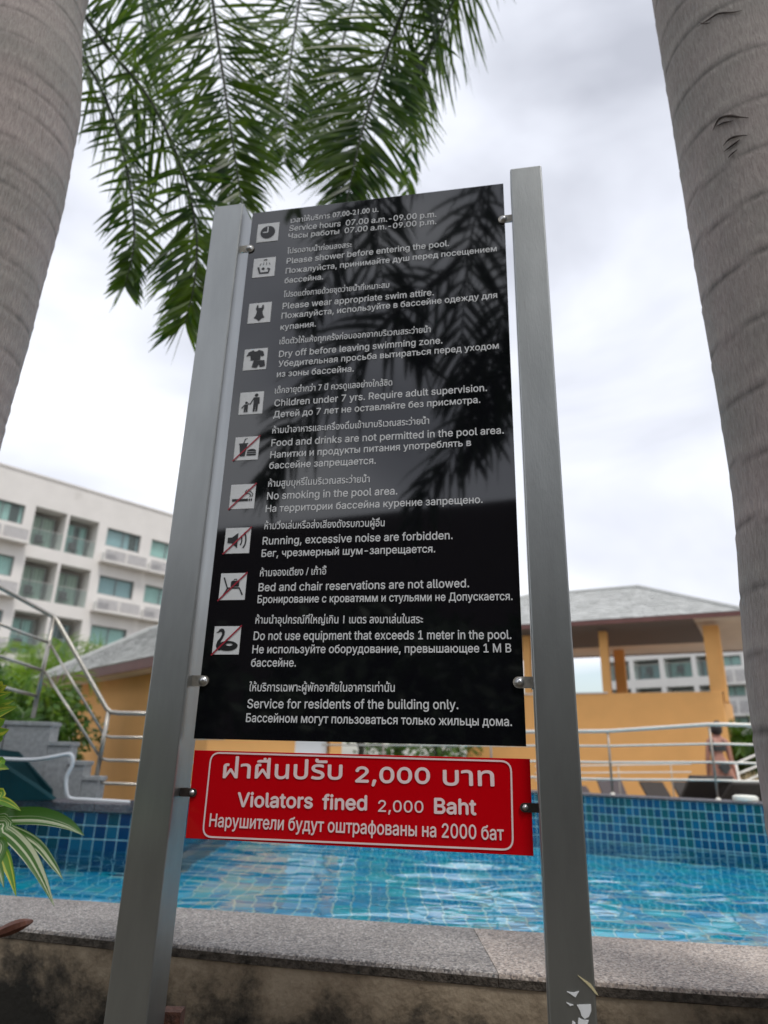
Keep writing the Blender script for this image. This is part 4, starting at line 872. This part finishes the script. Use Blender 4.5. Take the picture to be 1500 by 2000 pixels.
# ------------------------------------------------------------------ left orange house
ZE = 2.62
C1 = atz(62, 1330, ZE); C2 = atz(302, 1281, ZE); HANG = math.degrees(math.atan2(C2.y - C1.y, C2.x - C1.x)); print('house', C1, C2, HANG)
HFm = frame(Vector((C1.x, C1.y, 0)), HANG); hs = thing('pool_house', (C1.x, C1.y, 0), 'orange pool house with grey shingled roof and brown fascia behind the left stairs', 'house', HANG)
hw_y = .45; HW = frame(HFm @ Vector((0, hw_y, 0)), HANG); hl = onp(HW, 150, 1400)[0]; dl = onp(HW, 575, 1450)[0]; dr = onp(HW, 645, 1452)[0]; he = onp(HW, 668, 1452)[0]
print('hw', hl, dl, dr, he, HFm @ Vector((he, hw_y, 0)))
# the long front ends at a corner hidden by the sign; the end wall with the door turns away from it
he = onp(HW, 405, 1450)[0]; hroof_len = he + .45
EW = frame(HFm @ Vector((he, 0, 0)), HANG + 90); eb = onp(EW, 668, 1450)[0]; dl = onp(EW, 577, 1450)[0]; dr = onp(EW, 645, 1450)[0]
depth_ = eb + .45; print('end wall', he, eb, dl, dr)
hip_roof(hs, 0, hroof_len, 0, depth_, ZE, .92, 0, fascia_m, .085, .16, .13, ridge_in=min(2.4, depth_ / 2), wall_in=.45)
b = MB(); zt_ = ZE - .09
b.box((hl, hw_y, .55), (he, hw_y + .2, zt_)).box((hl, hw_y + .2, .55), (hl + .2, eb, zt_)).box((hl + .2, eb - .2, .55), (he, eb, zt_))
b.box((he - .2, hw_y + .2, .55), (he, dl, zt_)).box((he - .2, dr, .55), (he, eb - .2, zt_)).box((he - .2, dl, 2.3), (he, dr, zt_)).build('wall', orange, hs)
dd = MB().box((he - .1, dl + .01, .55), (he - .06, dr - .01, 2.29)).build('door', door_m, hs); MB().tube([(he - .04, dr - .1, 1.3), (he - .04, dr - .1, 1.45)], .012).build('handle', steel, dd)

# ------------------------------------------------------------------ stairs at left, slide, hose, railings
YS = 5.3
st = thing('staircase', (-2.2, YS, .55), 'grey granite stepped side wall of the stairs at left, in front of the orange house', 'stair wall'); SO = (-2.2, YS, .55)
zz = [1.684, 1.550, 1.422, 1.322]; xx = [-2.385, -2.225, -2.10, -1.985]; xl = [-4.4, -2.385, -2.225, -2.10]
for k in range(4): 
    b = MB().box((xl[k] + (.0015 if k else 0), YS, .55), (xx[k] - .0015, YS + .14, zz[k] - .03)); o = b.build('step', granite, st, SO)
    MB().box((xl[k] + (.0 if k else 0), YS - .012, zz[k] - .03), (xx[k] + .008, YS + .15, zz[k])).build('tread', granite, o, SO, bevel=.004)
for x in (-2.72, -3.3):
    MB().box((x, YS - .004, 1.1), (x + .006, YS + .0, 1.652)).build('joint', mat('dark_joint', (.06, .06, .06), .9), st, SO)
def P3(x, y, D): return at(x, y, D)
rl = thing('railing', (-2.0, 5.35, 1.3), 'stainless railing with two bends going down the grey stairs at left', 'railing'); RO = (-2.0, 5.35, 1.3)
def rail(pts, r, nm, parent, off, m=steel): return MB().tube(pts, r, 8).build(nm, m, parent, off, smooth=True)
DA, DB, DCc = 4.98, 5.36, 5.36
rail([P3(-40, 1125, DA), P3(0, 1147, DA + .03), P3(102, 1203, DB), P3(112, 1213, DB), P3(208, 1384, DB), P3(216, 1391, DB), P3(232, 1393, DB), P3(420, 1396, 5.5)], .017, 'handrail', rl, RO)
for a, c in (((-40, 1204), (97, 1256)), ((-40, 1268), (85, 1310)), ((-40, 1330), (73, 1360))): rail([P3(*a, DA), P3(*c, DB)], .0115, 'rail', rl, RO)
for a, c in (((99, 1260), (202, 1433)), ((88, 1312), (196, 1480))): rail([P3(*a, DB), P3(*c, DB)], .0105, 'rail', rl, RO)
for a, c in (((205, 1437), (440, 1442)), ((199, 1482), (440, 1490)), ((193, 1527), (440, 1538))): rail([P3(*a, DB), P3(a[0] + 12, a[1] + 3, DB), P3(*c, 5.5)], .0105, 'rail', rl, RO)
rail([P3(106, 1206, DB), P3(64, 1402, DB)], .017, 'post', rl, RO); rail([P3(212, 1390, DB), P3(189, 1515, DB)], .0165, 'post', rl, RO)
pp = P3(-45, 1400, DA); rail([P3(-38, 1130, DA), (P3(-38, 1130, DA).x, DA, 1.2)], .017, 'post', rl, RO)
# long railing on the far rim
post_m = mat('post_metal', (.33, .29, .25), .4, .6)
r2 = thing('railing', (RA.x, RA.y, 1.25), 'long white and steel railing with four rails along the mosaic pool rim at right', 'railing'); R2O = (RA.x, RA.y, 1.25)
yb = .06
RFb = frame(RF @ Vector((0, yb, 0)), RANG)
def rp3(x, y): u, z = onp(RFb, x, y); return RFb @ Vector((u, 0, z))
zr_ = [(1428, 1415, 1427), (1457, 1453, 1463), (1489, 1489, 1502), (1522, 1524, 1540)]
uu = onp(RFb, 1403, 1415)[0]; bend = RFb @ Vector((uu, 0, 0)); bx = RFb @ Vector((onp(RFb, 1187, 1428)[0], 0, 0)); lft = RFb @ Vector((-2.9, 0, 0))
far_end = bend + Vector((1.55, .02, 0))
zA, zB, zC_ = [], [], []
for k, (ya, ybb, yc) in enumerate(zr_):
    za = onp(RFb, 1187, ya)[1]; zb = onp(RFb, 1403, ybb)[1]; rr = .0155 if k == 0 else .0092
    pts = [Vector((lft.x, lft.y, za - .0)), Vector((bx.x, bx.y, za)), bend.lerp(bx, .08) + Vector((0, 0, 0)), bend + Vector((.06, -.02, 0)), far_end]
    pts = [Vector((p.x, p.y, z)) for p, z in zip(pts, (za - .03, za, zb, zb, zb + .0))]
    rail(pts, rr, 'handrail' if k == 0 else 'rail', r2, R2O, steel_w)
for p, ztop in ((bx, 1.76), (RFb @ Vector((onp(RFb, 1385, 1420)[0], 0, 0)), 1.795), (RFb @ Vector((-.9, 0, 0)), 1.75), (RFb @ Vector((-2.1, 0, 0)), 1.74), (far_end, 1.79)):
    rail([(p.x, p.y, 1.255), (p.x, p.y, ztop)], .0105, 'post', r2, R2O, post_m); MB().tube([(p.x, p.y, 1.256), (p.x, p.y, 1.266), (p.x, p.y, 1.276)], [.021, .02, .013], 14).build('base_flange', steel_w, r2, R2O, smooth=False)
# low deck fence farther back and the small stair rail at the right edge
r3 = thing('railing', at(1308, 1530, 8.9), 'thin low white fence on the deck in front of the orange wall', 'railing'); R3O = r3.location.copy()
for y0_, y1_ in ((1497, 1492), (1510, 1508), (1524, 1522)): rail([P3(1045, y0_, 10.4), P3(1350, y1_, 10.2)], .0085, 'rail', r3, R3O, steel_w)
for x in (1207, 1310): p = P3(x, 1494, 10.3); rail([p, (p.x, p.y, .55)], .009, 'post', r3, R3O, post_m)
r4 = thing('railing', at(1460, 1530, 10.6), 'small white sloping stair rail behind the person at the right edge', 'railing'); R4O = r4.location.copy()
for a, c in (((1436, 1492), (1486, 1470)), ((1440, 1512), (1490, 1492)), ((1458, 1525), (1496, 1508))): rail([P3(*a, 10.6), P3(*c, 10.9)], .016, 'rail', r4, R4O, steel_w)
for x, y in ((1437, 1490), (1488, 1470)): p = P3(x, y, 10.6); rail([p, (p.x + .06, p.y, .55)], .016, 'post', r4, R4O, steel_w)
# slide end
sl = thing('water_slide', at(40, 1560, 4.75), 'dark teal fibreglass slide end dropping into the pool at the left edge', 'slide'); SLO = sl.location.copy()
def sp(x, y, D): return P3(x, y, D)
def sheet(q, th, nm, m=teal_m):
    b = MB(); a = [Vector(p) for p in q]; n = (a[1] - a[0]).cross(a[2] - a[0]).normalized() * th
    i = len(b.v); b.v += [tuple(p) for p in a] + [tuple(p + n) for p in a]; k = len(a); b.f = [tuple(range(k)), tuple(range(2 * k - 1, k - 1, -1))] + [(j, k + j, k + (j + 1) % k, (j + 1) % k) for j in range(k)]; b.m = [0] * len(b.f)
    return b.build(nm, m, sl, SLO)
sheet([sp(-120, 1466, 4.7), sp(0, 1493, 4.62), sp(66, 1536, 4.62), sp(104, 1563, 4.62), sp(-120, 1566, 4.62)], .03, 'front_side')
sheet([sp(-120, 1440, 5.1), sp(0, 1463, 5.1), sp(38, 1468, 5.1), sp(103, 1541, 5.0), sp(104, 1563, 5.0), sp(-120, 1563, 5.1)], .03, 'back_side')
sheet([sp(-120, 1500, 4.65), sp(0, 1520, 4.65), sp(103, 1561, 4.65), sp(103, 1556, 5.0), sp(0, 1512, 5.05), sp(-120, 1492, 5.08)], .02, 'chute_floor')
hz = [P3(-60, 1478, 4.95), P3(0, 1482, 4.95), P3(60, 1484, 4.95), P3(100, 1479, 4.95), P3(133, 1473, 4.97), P3(142, 1480, 4.97), P3(140, 1497, 4.97), P3(130, 1518, 4.97), P3(130, 1545, 4.97), P3(137, 1559, 4.98), P3(170, 1562, 4.98), P3(220, 1565, 4.98), P3(300, 1570, 4.98)]
o = MB().tube(catmull(hz, 60), .0125, 8).build('hose', hose_m, None, smooth=True); tag(o, 'white plastic hose draped over the grey stairs and along the left pool rim', 'hose')
# white round lid on the far rim
u_, _z = onp(RF, 1453, 1560); p = RF @ Vector((u_, .08, 1.2575)); b = MB()
b.tube([(p.x, p.y, 1.2575), (p.x, p.y, 1.27), (p.x, p.y, 1.292), (p.x, p.y, 1.302), (p.x, p.y, 1.305)], [.082, .09, .088, .07, .01], 28); o = b.build('round_cap', mat('cap_white', (.85, .84, .76), .5), None, smooth=False); tag(o, 'round flat white plastic cap lying on the far pool rim at right', 'lid')

# ------------------------------------------------------------------ loungers
def lounger(loc, rz, back, label, m, BL=.72):
    root = thing('sun_lounger', loc, label, 'sun lounger', rz, 'dark woven sun loungers on the deck behind the railing')
    if BL < .6: root.scale = (.8, 1, 1)
    b = MB(); b.box((-.28, 0, .28), (.28, 1.25, .33)); b.build('seat', m, root)
    bb = MB(); R_ = Matrix.Translation((0, 0, .32)) @ Matrix.Rotation(math.radians(-back), 4, 'X') ; bb.box((-.28, -BL, 0), (.28, 0, .045), R=R_); bk = bb.build('backrest', m, root, bevel=.015)
    for k in range(2): MB().box((-.05 + .0, -BL + .12, -.005), (.05, -.1, .0), R=R_ @ Matrix.Translation((-.18 + .36 * k, 0, 0))).build('stay', wicker, bk)
    fr_ = MB(); fr_.box((-.31, -.6, .24), (-.28, 1.3, .29)); fr_.box((.28, -.6, .24), (.31, 1.3, .29)); fr_.box((-.28, 1.25, .24), (.28, 1.3, .29)); fr_.box((-.28, -.6, .24), (.28, -.56, .29)); fr_.build('frame', m, root)
    for dx in (-.30, .27):
        for dy in (-.55, 1.15): MB().box((dx, dy, 0), (dx + .04, dy + .05, .24)).build('leg', m, root)
    return root
def lg(px, py, D, rz, back, label, m): # px,py: centre of the backrest's top edge
    p = at(px, py, D); a = math.radians(rz); BL = .72 if D < 10 else .5
    h = p.z - .55 - .32; back2 = math.degrees(math.asin(max(.2, min(.95, h / (BL + .02))))); L = BL * math.cos(math.radians(back2)); x = p.x - L * math.sin(a) ; y = p.y + L * math.cos(a)
    lounger((x, y, .55), rz, back2, label, m, BL)
lg(1187, 1520, 13.2, 184, 45, 'grey-brown sun lounger with raised back, left of the black ones', wicker2)
lg(1270, 1528, 13.6, 184, 40, 'black sun lounger with low raised back, second to the right of the grey-brown one', wicker)
lg(1334, 1528, 13.0, 184, 40, 'black sun lounger partly hidden by the wide one below the person', wicker)
lg(1392, 1517, 8.6, 8, 50, 'wide black sun lounger right below the person in swimwear', wicker)
lg(1476, 1530, 8.2, 10, 45, 'black sun lounger at the far right edge beside the palm trunk', wicker)
lg(1120, 1537, 13.0, 184, 35, 'brown sun lounger just showing beside the right sign post', wicker2)

# ------------------------------------------------------------------ person
PD_ = 11.6
pz_ = .55
def pp3(x, y, dy=0.): return at(x, y, PD_ + dy)
per_loc = at(1405, 1600, PD_); per_loc.z = pz_
per = thing('person', per_loc, 'person with dark hair up, in a dark bikini, seen from behind by the railing', 'person')
J = {}
def jv(n, v, r): J[n] = (Vector(v) - Vector(per_loc), r)
hd = pp3(1398, 1428); nk = pp3(1399, 1438); sh = pp3(1399, 1446); ch = pp3(1399, 1458); ws = pp3(1401, 1476); hp_ = pp3(1407, 1494); 
px_m = PD_ / FPX * 1.05
jv('hip', hp_, .125); jv('waist', ws, .10); jv('chest', ch, .125); jv('sh', sh, .085); jv('neck', nk, .045); jv('head0', hd + Vector((0, 0, -.03)), .075); jv('head1', hd + Vector((0, 0, .05)), .085)
jv('ls', sh + Vector((-.12, 0, -.01)), .052); jv('le', sh + Vector((-.165, .02, -.29)), .038); jv('lw', sh + Vector((-.14, .12, -.5)), .026); jv('lh', sh + Vector((-.12, .16, -.57)), .03)
jv('rs', sh + Vector((.15, 0, -.01)), .052); jv('re', sh + Vector((.19, .0, -.30)), .038); jv('rw', sh + Vector((.255, -.03, -.53)), .026); jv('rh', sh + Vector((.275, -.03, -.61)), .03)
jv('lt', hp_ + Vector((-.08, 0, -.08)), .105); jv('lk', hp_ + Vector((-.09, -.02, -.46)), .065); jv('la', hp_ + Vector((-.09, .05, -.0)) * 1, .04); J['la'] = (Vector((-.07, .03, .09)), .04); J['lf'] = (Vector((-.07, .14, .035)), .035)
jv('rt', hp_ + Vector((.09, .02, -.08)), .115); jv('rk', hp_ + Vector((.21, -.02, -.42)), .068); J['ra'] = (Vector((.30, -.02, .09)), .04); J['rf'] = (Vector((.31, .09, .035)), .035)
order = list(J); idx = {n: i for i, n in enumerate(order)}
E_ = [('hip', 'waist'), ('waist', 'chest'), ('chest', 'sh'), ('sh', 'neck'), ('neck', 'head0'), ('head0', 'head1'), ('sh', 'ls'), ('ls', 'le'), ('le', 'lw'), ('lw', 'lh'), ('sh', 'rs'), ('rs', 're'), ('re', 'rw'), ('rw', 'rh'), ('hip', 'lt'), ('lt', 'lk'), ('lk', 'la'), ('la', 'lf'), ('hip', 'rt'), ('rt', 'rk'), ('rk', 'ra'), ('ra', 'rf')]
vv = [J[n][0] for n in order]; ee = [(idx[a], idx[b]) for a, b in E_]; rad_ = [J[n][1] for n in order]
for hnd in ('lh', 'rh'):
    c = J[hnd][0]
    for k in range(5):
        dx = -.024 + .012 * k; L = [.05, .075, .08, .074, .058][k]; i0 = len(vv)
        d0 = Vector((dx, 0, -.02)) if k else Vector((-.03, -.015, 0))
        vv += [c + d0, c + d0 * 1.15 + Vector((0, .006, -L * .6)), c + d0 * 1.1 + Vector((0, .02, -L))]; ee += [(idx[hnd], i0), (i0, i0 + 1), (i0 + 1, i0 + 2)]; rad_ += [.0095, .0085, .007]
me = bpy.data.meshes.new('body'); me.from_pydata([tuple(v) for v in vv], ee, []); me.materials.append(skin); body = bpy.data.objects.new('body', me); COL.objects.link(body); body.parent = per
sk = body.modifiers.new('skin', 'SKIN'); lay = me.skin_vertices[0] if me.skin_vertices else None
if lay is None:
    ob_ = body; bpy.context.view_layer.objects.active = body; 
lay = me.skin_vertices[0].data if me.skin_vertices else None
if lay:
    for i, r in enumerate(rad_): lay[i].radius = (r, r * (.78 if i in (0, 1, 2) else 1)); 
    lay[0].use_root = True
sb = body.modifiers.new('sub', 'SUBSURF'); sb.levels = 2; sb.render_levels = 2
loc_ = Vector(per_loc)
h_ = MB(); q = hd - loc_; h_.ball((q.x, q.y - .015, q.z + .03), (.092, .10, .105), 18, 12); h_.ball((q.x + .01, q.y - .05, q.z + .12), (.05, .05, .045), 12, 8); h_.build('hair', hair_m, per, smooth=True)
fc = MB(); fc.ball((q.x + .0, q.y + .11, q.z - .0), (.014, .02, .018), 8, 6)
for s_ in (-1, 1): fc.ball((q.x + s_ * .095, q.y, q.z), (.012, .02, .03), 8, 6)
fc.build('face_features', skin, per, smooth=True)
def band(c, rx, ry, h, nm, tp=1., par=per):
    b = MB(); n = 28
    for k, (zf, rf) in enumerate(((-.5, 1), (-.25, 1.02), (.25, 1.02 * tp), (.5, tp))):
        for j in range(n): a = 2 * PI * j / n; b.v.append((c.x + rx * rf * math.cos(a), c.y + ry * rf * math.sin(a), c.z + zf * h))
    for k in range(3):
        for j in range(n): a = k * n + j; d = k * n + (j + 1) % n; b.f.append((a, d, d + n, a + n)); b.m.append(0)
    return b.build(nm, bikini_m, par, smooth=True)
cc = ch - loc_; band(cc + Vector((0, 0, -.03)), .142, .115, .085, 'bikini_top'); hh = hp_ - loc_; band(hh + Vector((0, 0, .03)), .155, .128, .035, 'bikini_bottom')
b = MB(); b.face([(hh.x - .09, hh.y - .14, hh.z + .01), (hh.x + .09, hh.y - .14, hh.z + .01), (hh.x + .03, hh.y - .15, hh.z - .13), (hh.x - .02, hh.y - .15, hh.z - .13)]); b.face([(hh.x - .12, hh.y - .13, hh.z - .02), (hh.x - .02, hh.y - .14, hh.z - .13), (hh.x + .03, hh.y - .14, hh.z - .13), (hh.x + .12, hh.y - .13, hh.z - .02)]); b.build('bikini_back', bikini_m, per)
b = MB(); 
for s_ in (-1, 1): b.tube([(cc.x + s_ * .075, cc.y - .11, cc.z + .0), (cc.x + s_ * .08, cc.y - .085, cc.z + .09), (cc.x + s_ * .075, cc.y, cc.z + .15)], .007, 6)
b.build('strap', bikini_m, per)

# ------------------------------------------------------------------ shrubs
def areca(loc, h, n, label, m=areca_m, seed=1, L=.34, wd=.026, spread=1., nl=34, cat='palm'):
    t = thing('areca_palm', loc, label, cat); R = random.Random(seed)
    for k in range(n):
        a = 2 * PI * (k + R.random() * .7) / n; l = h * R.uniform(.7, 1.05); s_ = spread * R.uniform(.5, 1.1); d = Vector((math.cos(a), math.sin(a), 0)) * l * .55 * s_
        P = [(0.03 * math.cos(a), .03 * math.sin(a), 0), d * .25 + Vector((0, 0, l * .45)), d * .65 + Vector((0, 0, l * .85)), d * 1.15 + Vector((0, 0, l * .98)), d * 1.6 + Vector((0, 0, l * .82))]
        frond(t, (0, 0, 0), P, nl, L * l / 1.6, wd, .35, m=m, rr=.014, rnd=R, plum=25, droop=.5)
    return t
for (px, D, h, n, lb, m, sd_) in ((0, 9.5, 1.95, 13, 'bright green areca palm behind the upper stair rail, at the left edge', areca_m, 1), (70, 15.0, 3.0, 13, 'light green areca palm rising behind the bend of the stair rail', areca_m, 2), (100, 15.5, 3.1, 12, 'green areca palm showing over the end of the pool house roof', areca_m, 3), (22, 7.4, 1.35, 13, 'dark green palm low behind the grey stairs at the left edge', areca_d, 4), (88, 8.2, .95, 13, 'dark green palm between the grey stairs and the orange wall', areca_d, 5), (205, 16.5, 3.3, 8, 'small bright palm showing above the ridge of the pool house', areca_m, 6)):
    p = at(px, 1500, D); areca((p.x, p.y, .55), h, n, lb, m, sd_, spread=.5 if px in (88, 22) else .7, wd=.017, nl=54)
p = at(118, 1500, 13.6); tree(p.x, p.y, .55, 1.9, 1.0, 'leafy green bush under the eaves of the pool house', 1800, .09, areca_m, False, 'bush', 'bush')
p = at(10, 1500, 9.5); tree(p.x, p.y, .55, 2.0, 1.4, 'dark bush at the far left behind the palms', 3500, .12, bush_m, False, 'bush', 'bush')
p = at(70, 1500, 9.3); tree(p.x, p.y, .55, 1.7, 1.3, 'dark bush filling the gap behind the two dark palms', 3500, .12, areca_d, False, 'bush', 'bush')
p = at(1464, 1500, 15.5); areca((p.x, p.y, .55), 1.9, 20, 'dense dark green palm shrub behind the person at right', areca_d, 8, .5, .03, .7, 40, 'shrub')
p = at(1436, 1500, 16.0); tree(p.x, p.y, .55, 2.0, .8, 'dark leafy bush beside the corner of the pavilion', 2600, .1, bush_m, False, 'bush', 'bush')
p = at(1495, 1500, 16.0); tree(p.x, p.y, .55, 2.1, 1.0, 'dark leafy bush beside the right palm trunk', 2600, .1, bush_m, False, 'bush', 'bush')
# blond grass tuft
p = at(1466, 1500, 12.5); gt = MB(); R = random.Random(9)
for k in range(260):
    a = R.uniform(0, 6.3); l = R.uniform(.5, .95); d = Vector((math.cos(a), math.sin(a), 0)) * l * R.uniform(.1, .5); b0 = Vector((R.uniform(-.08, .08), R.uniform(-.08, .08), 0)); s_ = Vector((-math.sin(a), math.cos(a), 0)) * .012
    q1 = b0 + d * .5 + Vector((0, 0, l * .75)); q2 = b0 + d * 1.2 + Vector((0, 0, l)); gt.face([b0 - s_, b0 + s_, q1 + s_, q1 - s_]); gt.face([q1 - s_, q1 + s_, q2])
o = gt.build('grass_tuft', blond_m); o.location = (p.x, p.y, .55); tag(o, 'tuft of dry blond grass beside the small stair rail at right', 'grass')
# trees in the middle distance behind the sign
for px, D, h, w_, lb in ((700, 13.5, 3.6, 1.3, 'leafy green tree right beside the end of the pool house'), (775, 14.5, 3.2, 1.3, 'leafy green tree in the middle behind the sign'), (850, 17, 2.6, 1.2, 'low leafy tree between the pool house and the pavilion')):
    p = at(px, 1480, D); tree(p.x, p.y, .55, h, w_, lb, 3200, .13, areca_d)
p = at(905, 1480, 12.5); tree(p.x, p.y, .55, .95, .6, 'low yellow-green bush showing between the black and red boards', 900, .07, areca_m, False, 'bush', 'bush')

# ------------------------------------------------------------------ striped plant in the foreground
pl_loc = Vector((-1.35, 1.75, 0)); plant = thing('striped_plant', pl_loc, 'screw pine with long green and cream striped leaves at the left edge', 'plant')
def strap(P, wd, m, fold=.25, n=26):
    C = catmull(P, n); b = MB(); N_ = len(C) - 1; uvs = []
    side = None
    for k, c in enumerate(C):
        t = (C[min(k + 1, N_)] - C[max(k - 1, 0)]).normalized(); view = (c - EYE).normalized(); s_ = t.cross(view).normalized(); s_ = (s_ + Vector((0, 0, .0))).normalized(); nn_ = s_.cross(t).normalized()
        w_ = wd * .5 * (min(1, .6 + k / N_ * 2) * (1 - max(0, (k / N_ - .55) / .45) ** 1.6) + .02)
        for q in (-1, 0, 1): b.v.append(tuple(c + s_ * w_ * q + nn_ * (fold * w_ * (1 if q == 0 else 0)))); uvs.append(((q + 1) / 2, k / N_ * 4))
    for k in range(N_):
        for q in (0, 1): a = k * 3 + q; b.f.append((a, a + 1, a + 4, a + 3)); b.m.append(0)
    o = b.build('leaf', m, plant, pl_loc, smooth=True); uvl = o.data.uv_layers.new(name='UVMap')
    r0 = random.random() * 5
    for lp_ in o.data.loops: u, v = uvs[lp_.vertex_index]; uvl.data[lp_.index].uv = (u + r0, v)
    return o
hub = Vector((-1.12, 1.40, 1.26))
def lf(pts, wd, m, D0=1.5, D1=1.45):
    n = len(pts); strap([hub] + [P3(x, y, D0 + (D1 - D0) * i / (n - 1)) for i, (x, y) in enumerate(pts)], wd, m)
lf([(-40, 1598), (20, 1594), (80, 1594), (130, 1608), (165, 1632)], .032, pand_m)
lf([(-40, 1612), (10, 1624), (50, 1660), (80, 1710), (106, 1770)], .026, pand_m, 1.42, 1.38)
lf([(-40, 1606), (20, 1620), (70, 1646), (104, 1688), (123, 1718)], .018, pand_m, 1.48, 1.42)
lf([(-40, 1615), (15, 1630), (55, 1664), (78, 1714)], .020, pand_y, 1.45, 1.4)
lf([(-40, 1650), (0, 1660), (18, 1700), (32, 1752)], .020, pand_y, 1.4, 1.38)
lf([(-40, 1556), (0, 1562), (24, 1572), (41, 1584)], .016, pand_y, 1.5, 1.48)
lf([(-40, 1500), (0, 1498), (18, 1502)], .014, pand_y, 1.5, 1.48)
lf([(-40, 1640), (-5, 1690), (8, 1735)], .016, pand_m, 1.4, 1.36)
for tip, w_ in (((22, 1352), .018), ((34, 1380), .022), ((14, 1338), .016), ((28, 1368), .018), ((18, 1425), .020), ((10, 1404), .018), ((4, 1330), .016), ((2, 1436), .016)):
    lf([(-70, 1440 - (1400 - tip[1]) * .2), (-30, 1405 + (tip[1] - 1390) * .7), (-4, 1398 + (tip[1] - 1390) * .95), tip], w_ * 1.7, pand_y, 1.5, 1.46)
for a in range(12):
    a_r = a * .55 + 2; d = Vector((math.cos(a_r), math.sin(a_r), 0))
    if d.x > .2: continue
    strap([hub, hub + d * .25 + Vector((0, 0, .2)), hub + d * .55 + Vector((0, 0, .15)), hub + d * .8 + Vector((0, 0, -.1))], .03, pand_m)
MB().tube([(pl_loc.x, pl_loc.y, 0), (-1.2, 1.5, .7), tuple(hub)], [.03, .025, .02], 8).build('stem', rachis_m, plant, pl_loc)
# curled dry leaf on the wall edge
C = [P3(-25, 1832, 2.25), P3(10, 1818, 2.25), P3(40, 1806, 2.25), P3(63, 1799, 2.28)]; o = MB().tube(catmull(C, 12), [.012 * (.4 + math.sin(PI * k / 12)) for k in range(13)], 7).build('dry_leaf', dry_leaf); tag(o, 'curled reddish brown dry leaf stalk lying over the coping edge at left', 'dry leaf')
# grass and soil in the bed
print('objects', len(bpy.data.objects))
